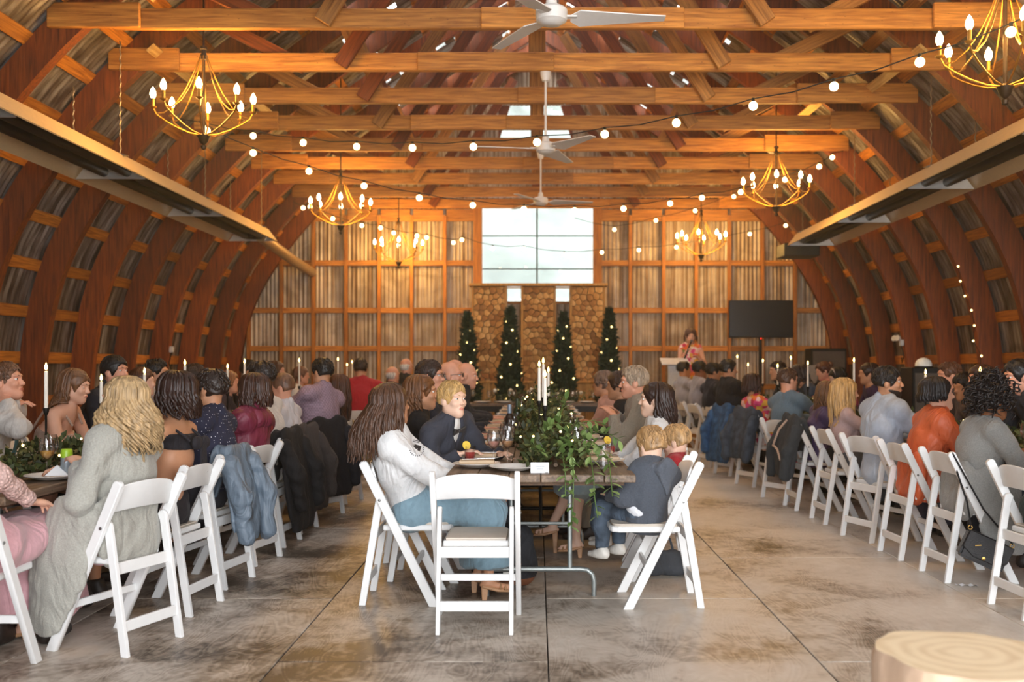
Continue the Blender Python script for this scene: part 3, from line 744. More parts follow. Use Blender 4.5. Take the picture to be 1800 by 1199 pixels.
def place_chair(x, y, rz, label, group='white folding chairs'):
    o = chair0 if not chair_used[0] else copy_tree(chair0)
    chair_used[0] = True; o.location = (x, y, 0); o.rotation_euler = (0, 0, rz); o['label'] = label; o['group'] = group
    return o
# ================================================================== tables
def farm_table(x, y0, y1, wd, label, rz=0, nleg=(True, True), dark=False):
    """plank top on folding steel legs; origin at the middle of its length"""
    ln = y1-y0; t = thing('farm_table', label, 'table', (x, (y0+y1)/2, 0), rz, 'plank topped banquet tables')
    n = 6; pw = wd/n; lm = blackM if dark else steelM
    pm = MB().box((0, 0, 0), (pw-.004, ln, .042)).mesh('plank', tableW, bevel=.004)
    for i in range(n): add_obj('plank', pm, t, (-wd/2+pw*(i+.5), 0, .729))
    MB().box((0, 0, 0), (wd-.12, ln-.1, .02)).build('underframe', wood('under_wood', '#3f2d1c', '#6b4b2d', 1), t, loc=(0, 0, .697))
    for s, on in ((-1, nleg[0]), (1, nleg[1])):
        if not on: continue
        yy = s*(ln/2-.45)
        lf = empty('folding_leg', (0, yy, 0), 0, t)
        for sx in (-1, 1): MB().tube([(sx*.17, 0, .69), (sx*.17, 0, .155)], .014, 10).build('post', lm, lf, smooth=True)
        MB().tube([(-.31, 0, 0), (-.31, 0, .09), (-.30, 0, .125), (-.27, 0, .15), (-.23, 0, .155), (.23, 0, .155), (.27, 0, .15), (.30, 0, .125), (.31, 0, .09), (.31, 0, 0)], .015, 10).build('foot_bar', lm, lf, smooth=True)
        MB().tube([(0, 0, .40), (0, -s*.38, .69)], .009, 8).build('folding_brace', blackM, lf)
        MB().tube([(-.17, 0, .42), (.17, 0, .42)], .009, 8).build('cross_bar', lm, lf)
    return t
CX = .02
def lx(y): return -2.80-.012*(y-5)                               # centre line of the left table row
def rx_(y): return 3.42-.043*(y-6)
farm_table(CX, 5.32, 7.76, 1.02, 'plank table at the near end of the middle row, greenery spilling off its end')
farm_table(CX, 7.79, 10.22, 1.02, 'second plank table of the middle row, on black folding legs', dark=True)
farm_table(CX, 10.25, 12.68, 1.02, 'third plank table of the middle row from the near end', dark=True)
farm_table(CX, 12.71, 14.3, 1.02, 'plank table at the far end of the middle row', dark=True)
for i, y in enumerate((4.42, 6.87, 9.32, 11.77, 14.22)):
    farm_table(lx(y+1.2), y, y+2.43, .86, ('nearest', 'second', 'third', 'fourth', 'farthest')[i]+' plank table of the left row'+(', its corner beside the blonde guest' if i == 0 else ''), .012, dark=i > 0)
for i, y in enumerate((5.15, 7.6, 10.05, 12.5)):
    farm_table(rx_(y+1.2), y, y+2.43, .86, ('nearest', 'second', 'third', 'farthest')[i]+' plank table of the right row', .043, dark=i > 0)
# head table across the hall
ht = thing('head_table', 'long head table set across the hall before the firewood stacks', 'table', (-.55, 15.85, 0))
for i in range(5): MB().box((0, 0, 0), (3.3, .146, .042)).build('plank', tableW, ht, bevel=.004, loc=(0, -.3+.15*i, .729))
MB().box((0, 0, 0), (3.3, .02, .09)).build('apron', blackM, ht, loc=(0, -.34, .665))
for x in (-1.5, 0, 1.5):
    for yy in (-.3, .3): MB().box((0, 0, 0), (.05, .05, .69)).build('leg', blackM, ht, loc=(x, yy, .345))
# empty chair at the near end of the middle table
place_chair(-.31, 5.24, 0, 'empty white folding chair at the near end of the middle table')
# ================================================================== people
SKIN = {'fair': '#deab90', 'tan': '#c38d6b', 'rosy': '#d79b7f', 'brown': '#8f5c3d', 'pale': '#e6bda4'}
def skin_mats(k):
    a = plain('skin_'+k, SKIN[k], .5, vary=.05, scale=18, spec=.4)
    r, g, b = (int(SKIN[k][i:i+2], 16) for i in (1, 3, 5))
    l = plain('lip_'+k, '#%02x%02x%02x' % (int(r*.9), int(g*.72), int(b*.72)), .42, vary=.05)
    return [a, l]
def hair_mat(c):
    nm = 'hair_'+c
    if nm in MATS: return MATS[nm]
    m = plain(nm, c, .42, vary=.45, scale=9, bump=.35, bscale=18, stretch=(7, 7, 1.0), spec=.45); return m
def wrinkle(m, k):
    N, L = m.node_tree.nodes, m.node_tree.links; B = N['Principled BSDF']; tcn = N.new('ShaderNodeTexCoord')
    n2 = N.new('ShaderNodeTexNoise'); n2.inputs['Scale'].default_value = 7; n2.inputs['Detail'].default_value = 2.5; n2.inputs['Distortion'].default_value = 1.8; n2.inputs['Roughness'].default_value = .45
    mp = N.new('ShaderNodeMapping'); mp.inputs['Scale'].default_value = (1, 1, .45); L.new(tcn.outputs['Object'], mp.inputs[0]); L.new(mp.outputs[0], n2.inputs['Vector']); b = N.new('ShaderNodeBump'); b.inputs['Strength'].default_value = k; b.inputs['Distance'].default_value = .06
    L.new(n2.outputs[0], b.inputs['Height'])
    if B.inputs['Normal'].links: L.new(B.inputs['Normal'].links[0].from_socket, b.inputs['Normal'])
    L.new(b.outputs[0], B.inputs['Normal']); return m
def cloth(c, rough=.85, kind='plain'):
    nm = f'cloth_{kind}_{c}'
    if nm in MATS: return MATS[nm]
    lum = min(1, sum(lin(c))/.9)
    if kind in ('plain', 'knit', 'shiny'):
        m = {'plain': lambda: plain(nm, c, rough, vary=.06, scale=45, bump=.2, bscale=120, sheen=.2*lum), 'knit': lambda: plain(nm, c, .95, vary=.12, scale=120, bump=.4, bscale=160, sheen=.25*lum), 'shiny': lambda: plain(nm, c, .52, vary=.05, scale=20, bump=.15, bscale=60)}[kind]()
        return wrinkle(m, .7 if kind == 'shiny' else .5)
    m, N, L, B = newmat(nm); tcn = N.new('ShaderNodeTexCoord'); B.inputs['Roughness'].default_value = .85
    vo = N.new('ShaderNodeTexVoronoi'); L.new(tcn.outputs['Object'], vo.inputs['Vector'])
    if kind == 'dots':
        vo.inputs['Scale'].default_value = 52; vo.inputs['Randomness'].default_value = .25
        r = ramp(N, [(.13, (.75, .75, .78)), (.2, lin(c))]); L.new(vo.outputs['Distance'], r.inputs[0]); L.new(r.outputs[0], B.inputs['Base Color'])
    elif kind == 'floral':
        vo.inputs['Scale'].default_value = 17; sp = N.new('ShaderNodeSeparateColor'); L.new(vo.outputs['Color'], sp.inputs[0])
        r = ramp(N, [(0, lin('#e8508a')), (.22, lin('#f4c9bd')), (.42, lin('#f07a3a')), (.58, lin('#e9b54a')), (.7, lin('#fbe6de')), (.85, lin('#d8365a')), (.95, lin('#7f9a4a'))]); r.color_ramp.interpolation = 'CONSTANT'
        L.new(sp.outputs[0], r.inputs[0]); L.new(r.outputs[0], B.inputs['Base Color'])
    elif kind == 'spots':
        vo.inputs['Scale'].default_value = 26; r = ramp(N, [(.30, lin('#2b201c')), (.38, lin(c))]); L.new(vo.outputs['Distance'], r.inputs[0]); L.new(r.outputs[0], B.inputs['Base Color'])
    elif kind == 'plaid':
        wv = N.new('ShaderNodeTexChecker'); wv.inputs['Scale'].default_value = 60; L.new(tcn.outputs['Object'], wv.inputs['Vector'])
        k = lin(c); wv.inputs[1].default_value = (*k, 1); wv.inputs[2].default_value = (*[x*.72 for x in k], 1); L.new(wv.outputs[0], B.inputs['Base Color'])
    elif kind == 'lace':
        vo.inputs['Scale'].default_value = 70; r = ramp(N, [(.1, tuple(min(1, x*1.25) for x in lin(c))), (.5, tuple(x*.75 for x in lin(c)))]); L.new(vo.outputs['Distance'], r.inputs[0]); L.new(r.outputs[0], B.inputs['Base Color'])
        b = N.new('ShaderNodeBump'); b.inputs['Strength'].default_value = .8; b.inputs['Distance'].default_value = .01; L.new(vo.outputs['Distance'], b.inputs['Height']); L.new(b.outputs[0], B.inputs['Normal'])
    elif kind == 'denim':
        n2 = N.new('ShaderNodeTexNoise'); n2.inputs['Scale'].default_value = 14; n2.inputs['Detail'].default_value = 5; L.new(tcn.outputs['Object'], n2.inputs['Vector'])
        k = lin(c); r = ramp(N, [(.32, tuple(x*.55 for x in k)), (.68, tuple(min(1, x*1.5) for x in k))]); L.new(n2.outputs[0], r.inputs[0]); L.new(r.outputs[0], B.inputs['Base Color'])
    MATS[nm] = m; return wrinkle(m, .4)
eyeW = plain('eye_white', '#e6e2dc', .2); irisM = plain('eye_iris', '#3b2b20', .15)
def A3(v): return np.array(v, float)
def rotz(a): c, s = math.cos(a), math.sin(a); return np.array([[c, -s, 0], [s, c, 0], [0, 0, 1.]])
def rotx(a): c, s = math.cos(a), math.sin(a); return np.array([[1, 0, 0], [0, c, -s], [0, s, c]])
def roty(a): c, s = math.cos(a), math.sin(a); return np.array([[c, 0, s], [0, 1, 0], [-s, 0, c]])
def ik(S, H, l1, l2, pole):
    d = H-S; L = np.linalg.norm(d)
    if L > (l1+l2)*.985: H = S+d/L*(l1+l2)*.985; d = H-S; L = np.linalg.norm(d)
    u = d/L; a = (l1*l1-l2*l2+L*L)/(2*L); h = math.sqrt(max(0, l1*l1-a*a))
    p = pole-u*pole.dot(u); p /= np.linalg.norm(p)+1e-9
    return S+u*a+p*h, H
class Fig: pass
def person(label, head, seat, facing, look=(0, 0), s=None, fem=False, skin='fair', hair=('short', '#3a2a1e'), top=('shirt', '#cccccc', 'plain'),
           bottom=('trousers', '#2b2b33', 'plain'), shoes='#2a211c', hands=None, vox=.014, face=False, twist=0, feet=None, armless=False, chair=True,
           seat_h=.45, stand=False, hs=None, wide=1.0, base=0.0, lean_s=1.0, sleeves='long', neckline=.0, chair_rz=None, roll=0, extra=None, hand_detail=False, chair_off=(0, 0), hem_up=None, lids=72):
    g = Fig(); rz = math.radians(facing); Rl = rotz(-rz)
    hw = A3(pt(*head)) if len(head) == 3 else A3(head[1:]); sx, sy = seat
    g.root = t = thing('person', label, 'person', (sx, sy, 0), rz); g.label = label; g.rz = rz
    t.location.z = base
    Hd = Rl @ (hw-A3((sx, sy, base)))
    if s is None: s = 1.0 if stand else float(np.clip(np.linalg.norm(Hd-A3((0, -.05, seat_h+.09)))/.66, .86, 1.12))*lean_s
    if hs is None: hs = (.97 if fem else 1.0)/s
    def W(v): return Rl @ (A3(v)-A3((sx, sy, base)))
    g.Wd = W
    yaw, pitch = math.radians(look[0]), math.radians(look[1])
    HR = rotz(yaw) @ rotx(pitch) @ roty(math.radians(roll)); q = s*hs
    P = A3((0, -.05*s, seat_h+.095*s)) if not stand else A3((0, 0, .93*s))
    if stand: P[:2] = Hd[:2]*.3
    N = Hd+HR @ A3((0, -.028, -.10))*q; N[2] -= .055*s; N[:2] = N[:2]*.93+P[:2]*.07
    ub = N-P; L = np.linalg.norm(ub); sp = L/.5; fw = A3((0, 1, 0)); ln = ub/L
    back = A3((0, -1, 0)); back = back-ln*back.dot(ln); back /= np.linalg.norm(back)
    C = P*.42+N*.58+back*.035*s; Wst = P*.72+N*.28+back*.012*s
    X = rotz(math.radians(twist)) @ A3((1, 0, 0)); X = X-ln*X.dot(ln); X /= np.linalg.norm(X)
    sw = (.158 if fem else .18)*s*wide
    Sh = [N-ln*.055*s+X*sgn*sw+back*.015 for sgn in (-1, 1)]
    if hands is None: hands = 'table'
    Dp = float(hw[1]); vox = float(np.clip(.0023*Dp, vox, .023)); vb = vox*(1.15 if sleeves == 'none' or top[0] == 'bodice' or sleeves == 'short' else 1.75); vb = min(vb, .026)
    if hands == 'table': hands = [(-.15*s, max(.36*s, N[1]+.26*s), .785), (.15*s, max(.36*s, N[1]+.26*s), .785)]
    elif hands == 'lap': hands = [(-.09*s, .24*s, seat_h+.2*s), (.09*s, .26*s, seat_h+.2*s)]
    hands = [W(pt(*h[1:])) if len(h) == 4 else h for h in hands]
    El, Ha = [], []
    for i, sgn in enumerate((-1, 1)):
        e, h = ik(Sh[i], A3(hands[i]), .285*s, .25*s, A3((sgn*.55, -.45, -.8))); El.append(e); Ha.append(h)
    hip = [P+A3((sgn*.085*s, .02, -.012)) for sgn in (-1, 1)]
    if stand:
        Kn = [A3((sgn*.085*s, .02, .49*s)) for sgn in (-1, 1)]; An = [A3((sgn*.085*s, -.02, .085*s)) for sgn in (-1, 1)]
    elif feet: Kn = [A3(f[0]) for f in feet]; An = [A3(f[1]) for f in feet]
    else:
        Kn = [A3((sgn*(.10 if fem else .13)*s, .43*s, seat_h+.065*s)) for sgn in (-1, 1)]
        az = max(.085, seat_h+.065*s-.43*s); An = [A3((sgn*.11*s, .38*s+.05*(i0), az)) for i0, sgn in enumerate((-1, 1))]
    g.__dict__.update(P=P, N=N, C=C, W=Wst, Sh=Sh, El=El, Ha=Ha, hip=hip, Kn=Kn, An=An, Hd=Hd, HR=HR, X=X, ln=ln, back=back, s=s, q=q, Hd_D=Dp)
    def H(v): return Hd+HR @ (A3(v)*q)
    g.H = H
    bw = (.94 if fem else 1.0)*wide
    def torso(fd, k=.05, f=0.0, low=True):
        fl = (back, .68)
        fd.rc(P+A3((0, .0, .0)), Wst, (.155 if fem else .15)*s*bw+f, (.118 if fem else .138)*s*bw+f, k, flat=(back, .76))
        fd.rc(Wst, C, (.118 if fem else .138)*s*bw+f, (.138 if fem else .155)*s*bw+f, k, flat=fl)
        fd.rc(C, N-ln*.10*s, (.138 if fem else .155)*s*bw+f, .115*s*bw+f, k, flat=fl)
        fd.rc(Sh[0]*.82+Sh[1]*.18, Sh[1]*.82+Sh[0]*.18, .058*s+f, None, k, flat=(back, .9))
        if fem:
            for sgn in (-1, 1): fd.el(C-ln*.02+X*sgn*.068*s-back*.085*s, (.062*s+f,)*3, .05)
        # trapezius slope
        for i in (0, 1): fd.rc(N+A3((0, 0, .0)), Sh[i]*.8+N*.2, .045*s+f, .045*s+f, k)
    def arms(fd, f=0.0, to=1.0, k=.03, cutend=True, upto=None):
        for i in (0, 1):
            r0 = (.047 if fem else .054)*s*(.9+.1*wide)
            if sleeves == 'none' and f > 0: continue
            fd.rc(Sh[i], El[i], r0+f, .038*s+f, k)
            if upto == 'elbow': continue
            e = El[i]+(Ha[i]-El[i])*(to*.93)
            fd.rc(El[i], e, .038*s+f, .027*s+f*.8, k, cut=(e, (Ha[i]-El[i])/np.linalg.norm(Ha[i]-El[i])) if cutend else None)
    def legs(fd, f=0.0, k=.04, cutend=False, z=None):
        for i in (0, 1):
            fd.rc(hip[i], Kn[i], .083*s+f, .056*s+f, k)
            a = An[i] if not cutend else Kn[i]+(An[i]-Kn[i])*.97
            u = (An[i]-Kn[i])/np.linalg.norm(An[i]-Kn[i])
            fd.rc(Kn[i], Kn[i]+(An[i]-Kn[i])*.35, .055*s+f, .054*s+f, k)
            fd.rc(Kn[i]+(An[i]-Kn[i])*.35, a, .054*s+f, .034*s+f*1.3, k, cut=(a, u) if cutend else None)
    g.torso, g.arms, g.legs = torso, arms, legs
    allp = np.array([P, N, Hd]+Sh+El+Ha+hip+Kn+An)
    lo, hi = allp.min(0)-.22*max(s, .8), allp.max(0)+.22*max(s, .8); g.lo, g.hi = lo, hi
    hv = max(.0048, .0009*Dp) if face else min(vb, .014)
    # ---------------- body: one surface from head to foot
    fine = []
    fine.append((Hd-.115*q, Hd+.13*q, hv))
    if hand_detail:
        for i in (0, 1): fine.append((Ha[i]-.07*s, Ha[i]+.1*s, .0068))
    fd = Field(lo, hi, vb, fine)
    covered = -.008
    torso(fd, f=covered); arms(fd); legs(fd, f=-.002 if bottom[0] in ('bare', 'skirt', 'dress') else -.01)
    for i in (0, 1):                                              # feet
        fdir = A3((0, 1, 0)) if not stand else A3((0, 1, 0))
        fd.rc(An[i]+A3((0, -.03*s, -.04*s)), An[i]+A3((0, .13*s, -.06*s)), .034*s, .026*s, .03, flat=((0, 0, 1), .8))
    # neck and head
    fd.rc(N-ln*.03*s, H((0, -.022, -.045)), (.05 if fem else .058)*s, (.048 if fem else .056)*q, .03)
    fd.el(H((0, -.014, .032)), A3((.074, .094, .086))*q, .02, HR)
    fd.el(H((0, .022, -.038)), A3((.058, .066, .074))*q, .035, HR)
    fd.rc(H((-.045, .0, -.062)), H((0, .058, -.098)), .024*q, .022*q, .03); fd.rc(H((.045, .0, -.062)), H((0, .058, -.098)), .024*q, .022*q, .03)
    hk = .012
    kid = s < .9 and hs*s < .97 or s < .75; kz = .006 if kid else 0
    fd.rc(H((0, .082, .006)), H((0, .102-kz*1.5, -.030+kz)), (.007 if kid else .0085)*q, (.0105 if kid else .0125)*q, hk)
    fd.el(H((0, .072, .026)), A3((.056, .022, .014))*q, .015, HR)
    for sgn in (-1, 1):
        fd.el(H((sgn*.076, -.012, -.012)), A3((.011, .022, .032))*q, .010, HR)
        if face:
            fd.el(H((sgn*.038, .062, -.028)), A3((.022, .022, .02))*q, .02, HR)
            fd.el(H((sgn*.031, .096, .004)), A3((.017, .017, .012))*q, .008, HR, op='s')
            fd.el(H((sgn*.011, .098, -.034)), A3((.008, .01, .007))*q, .006, HR)
    if face:
        fd.el(H((0, .086, -.059)), A3((.022, .012, .0055))*q, .006, HR); fd.el(H((0, .084, -.069)), A3((.019, .012, .0065))*q, .006, HR)
        fd.el(H((0, .098, -.064)), A3((.022, .008, .0016))*q, .003, HR, op='s')
    # hands with fingers
    for i, sgn in enumerate((-1, 1)):
        d = Ha[i]-El[i]; d /= np.linalg.norm(d); hd = d+A3((0, .25, 0)); hd[2] *= .4; hd /= np.linalg.norm(hd)
        wst = Ha[i]-d*.015; side = np.cross(hd, (0, 0, 1)); side /= np.linalg.norm(side); nrm = np.cross(side, hd)
        pc = wst+hd*.05*s; h_ = s
        fd.rc(wst, pc+hd*.02*h_, .026*h_, .036*h_, .015, flat=(nrm, .5))
        if not (face or hand_detail): fd.rc(pc, pc+hd*.09*h_-nrm*.02*h_, .034*h_, .018*h_, .02, flat=(nrm, .45)); continue
        for j in range(4):
            o = (j-1.5)*.0185*h_*sgn*-1; a = pc+hd*.038*h_+side*o; ll = (.07, .08, .074, .056)[j]*h_
            b = a+hd*ll*.5-nrm*.010*h_; c = b+hd*ll*.38-nrm*.03*h_
            fd.rc(a, b, .0088*h_, .0078*h_, .004); fd.rc(b, c, .0078*h_, .0064*h_, .003)
        a = wst+hd*.025*h_-side*sgn*.026*h_; b = a+hd*.035*h_-side*sgn*.022*h_-nrm*.008; fd.rc(a, b, .0125*h_, .0095*h_, .01); fd.rc(b, b+hd*.032*h_, .0095*h_, .0075*h_, .004)
    lc = None; mats = skin_mats(skin)
    if face:
        Hm = H((0, .094, -.0645)); rr = A3((.022, .02, .009))*q
        def lc(c):
            u = ((c-Hm) @ HR)/rr; return ((u**2).sum(1) < 1).astype(int)
    add_obj('body', fd.mesh('body', mats, lc), t)
    if face:
        EYY = .0738
        for sgn in (-1, 1):
            e = MB().ball((0, 0, 0), .0115*q, 12, 8).build('eye', eyeW, t, smooth=True, loc=H((sgn*.031, EYY, .004)))
            e.rotation_euler = Matrix(HR.tolist()).to_euler()
            MB().ball((0, .0078*q, 0), (.0066*q, .0045*q, .0066*q), 10, 6).build('iris', irisM, e, smooth=True)
            MB().tube([Vector(H((sgn*x, y, z))) for x, y, z in ((.014, .092, .022), (.027, .0895, .027), (.040, .081, .027), (.05, .069, .022))], [.0024*q, .003*q, .0026*q, .0012*q], 6).build('eyebrow', hair_mat(hair[1]), t, smooth=True)
            for nm_, t0, t1 in (('eyelid', 18, lids), ('lower_lid', 128, 150)):
                lid = MB(); lv = []
                for th_ in np.radians(np.linspace(t0, t1, 5)):
                    for a_ in np.radians(np.linspace(-95, 95, 11)): lv.append(tuple(H(A3((sgn*.031, EYY, .004))+.0126*A3((math.sin(th_)*math.sin(a_), math.sin(th_)*math.cos(a_), math.cos(th_))))))
                lid.add(lv, [(r_*11+k_, r_*11+k_+1, r_*11+k_+12, r_*11+k_+11) for r_ in range(4) for k_ in range(10)]).build(nm_, mats[0], t, smooth=True)
    hair_build(g, hair, t, vox, face)
    # ---------------- clothes
    tk, tc_, tm = top[:3]; M = cloth(tc_, kind=tm); fs = hash_s(label)
    def garment(name, fn, mat, fold=.004, ff=1.0, v=None):
        fd = Field(lo, hi, v or vox); fn(fd)
        if fold: fd.folds(fold, ff, fs)
        me = fd.mesh(name, mat)
        return add_obj(name, me, t) if me else None
    g.garment = garment
    neck_in = H((0, -.02, -.10))
    hem0 = hem_up
    def top_fn(f, collar=True, k=.05, vneck=0, hem=.0, arms_to=None):
        f = f*min(1, .35+.65*s); hem = (hem if hem0 is None else -hem0)
        def fn(fd):
            torso(fd, k, f)
            if hem > 0: fd.rc(P-A3((0, 0, hem*.5)), P, .17*s*bw+f, .16*s*bw+f, .05, flat=((0, 1, 0), .8))
            if collar: fd.rc(N-ln*.05*s, N+ln*.03*s+(H((0, 0, 0))-N)*.05, .066*s+f, .058*s+f*.6, .025)
            if sleeves == 'long': arms(fd, f, .97 if arms_to is None else arms_to)
            elif sleeves == 'short':
                for i in (0, 1): e = Sh[i]+(El[i]-Sh[i])*.62; u = (El[i]-Sh[i])/np.linalg.norm(El[i]-Sh[i]); fd.rc(Sh[i], e, .056*s+f, .05*s+f, .03, cut=(e, u))
            elif sleeves == 'elbow': arms(fd, f, 1, upto='elbow')
            # neck opening
            fd.rc(H((0, -.01, -.075)), H((0, .0, .1)), (.062 if collar else .085)*s+neckline, .1*s, .008, op='s')
            if neckline: fd.el(N-ln*.04+back*(-.05), (.09+neckline,)*3, .01, op='s')
            if vneck:
                a = N-back*.12*s; b = C-ln*.12*s-back*.16*s; fd.rc(a+ln*.06, b, vneck*s, .006, .006, op='s', flat=(X, .8))
            fd.cutplane(P-A3((0, 0, .085*s+hem)), (0, 0, -1), .01)
        return fn
    if tk == 'shirt': g.top = garment('shirt', top_fn(.014, True), M, .0055)
    elif tk == 'tee': g.top = garment('blouse', top_fn(.012, False), M, .005)
    elif tk == 'jacket':
        if len(top) > 3: garment('shirt', top_fn(.006, True), cloth(top[3]), .002)
        g.top = garment('jacket', top_fn(.024, True, vneck=.075 if len(top) > 3 else 0, hem=.07), M, .006)
    elif tk == 'puffy': g.top = garment('jacket', top_fn(.032, True, hem=.07), M, .0055, .9)
    elif tk == 'cardigan':
        if len(top) > 3: garment('blouse', top_fn(.008, False), cloth(top[3]), .003)
        g.top = garment('cardigan', top_fn(.022, False, hem=.05, vneck=.06 if len(top) > 3 else 0), M, .006)
    elif tk == 'bodice':
        def fn(fd):
            torso(fd, .05, .010); fd.cutplane(C+ln*top[3]*s, ln, .01); fd.cutplane(P-A3((0, 0, .08)) if len(top) < 5 else C+ln*top[4]*s, (0, 0, -1) if len(top) < 5 else -ln, .01)
        g.top = garment('bodice', fn, M, .003)
        for i in (0, 1):
            a = C+ln*(top[3]-.03)*s; base = X*(.075*s*(-1, 1)[i])
            MB().tube([Vector(v) for v in (a+base+back*.113*s, C*.3+N*.7+base*1.15+back*.10*s, N-ln*.025*s+base*1.3+back*.035*s, N-ln*.03*s+base*1.25-back*.03*s, C*.45+N*.55+base-back*.115*s)], .008*s, 6).build('strap', M, t, smooth=True)
    bk, bc, bm = bottom[:3]; BM = cloth(bc, kind=bm)
    if bk == 'trousers':
        def fn(fd):
            fd.rc(P+A3((-.03, 0, 0)), P+A3((.03, 0, 0)), .16*s*bw, None, .05, flat=((0, 1, 0), .8)); legs(fd, .014, .05, True); fd.cutplane(P+ln*.10*s, ln, .01)
        g.bottom = garment('trousers', fn, BM, .005, v=vox*1.5)
    elif bk in ('skirt', 'dress'):
        hem = bottom[3] if len(bottom) > 3 else .55; flare = bottom[4] if len(bottom) > 4 else .1
        def fn(fd):
            fd.rc(P+A3((-.03, 0, 0)), P+A3((.03, 0, 0)), .16*s*bw, None, .05, flat=((0, 1, 0), .8))
            for i in (0, 1):
                fd.rc(hip[i], Kn[i], .105*s, .09*s, .08)
                e = Kn[i]+(An[i]-Kn[i])*hem; u = (An[i]-Kn[i])/np.linalg.norm(An[i]-Kn[i])
                fd.rc(Kn[i], e, .085*s, flare*s, .09, cut=(e, u))
            km = (Kn[0]+Kn[1])/2; hm = (hip[0]+hip[1])/2; fd.rc(hm, km, .10*s, .09*s, .08)
            e = km+((An[0]+An[1])/2-km)*hem; fd.rc(km, e, .08*s, flare*s, .08, cut=(e, (e-km)/np.linalg.norm(e-km)))
            fd.cutplane(P+ln*.10*s, ln, .01)
        g.bottom = garment('skirt', fn, BM, .008, .8)
    if shoes:
        for i in (0, 1):
            if shoes == 'heels':
                hm_ = plain('heel_leather_tan', '#b98d68', .4); a = An[i]
                sh = empty('shoe', (0, 0, 0), 0, t)
                MB().prism([(-.045*s, -.035*s), (.05, -.055), (.15*s, -.075*s), (.155*s, -.088*s), (.05, -.075), (-.05*s, -.055*s)], -.034*s, .034*s, 0).build('sole', hm_, sh, bevel=.006, loc=a)
                MB().prism([(-.05*s, -.05*s), (-.005, -.06), (-.012, a[2]*-1+.002), (-.045*s, a[2]*-1+.002)], -.024*s, .024*s, 0).build('block_heel', hm_, sh, bevel=.004, loc=a)
                for (yy, zz) in ((.075, -.045), (.105, -.055)):
                    MB().tube([Vector(a)+Vector((x*.036*s, yy*s, zz*s+.022*s*(1-x*x)-.012)) for x in np.linspace(-1.05, 1.05, 7)], .008*s, 6).build('strap', hm_, sh, smooth=True)
            else:
                fd = Field(An[i]-.16*s, An[i]+.24*s, max(.012, vox)); a = An[i]
                fd.rc(a+A3((0, -.035*s, -.045*s)), a+A3((0, .05*s, -.04*s)), .042*s, .045*s, .03); fd.rc(a+A3((0, .03*s, -.05*s)), a+A3((0, .16*s, -.06*s)), .044*s, .033*s, .03)
                fd.rc(a+A3((0, -.02*s, -.02*s)), a+A3((0, -.01*s, .02*s)), .045*s, .043*s, .02); fd.cutplane(a-A3((0, 0, min(.085*s, a[2]-.002))), (0, 0, -1), .006); fd.cutplane(a+A3((0, 0, .03*s)), (0, 0, 1), .006)
                me = fd.mesh('shoe', plain('shoe_'+shoes, shoes, .5))
                if me: add_obj('shoe', me, t)
    if chair and not stand:
        crz = rz if chair_rz is None else math.radians(chair_rz)
        g.chair = place_chair(sx+chair_off[0], sy+chair_off[1], crz, 'white folding chair under the '+short(label))
    if extra: extra(g)
    return g
def hash_s(t): return sum(ord(c)*(i+3) for i, c in enumerate(t)) % 17
def short(l):
    w_ = l.split(); return ' '.join(w_[:11])
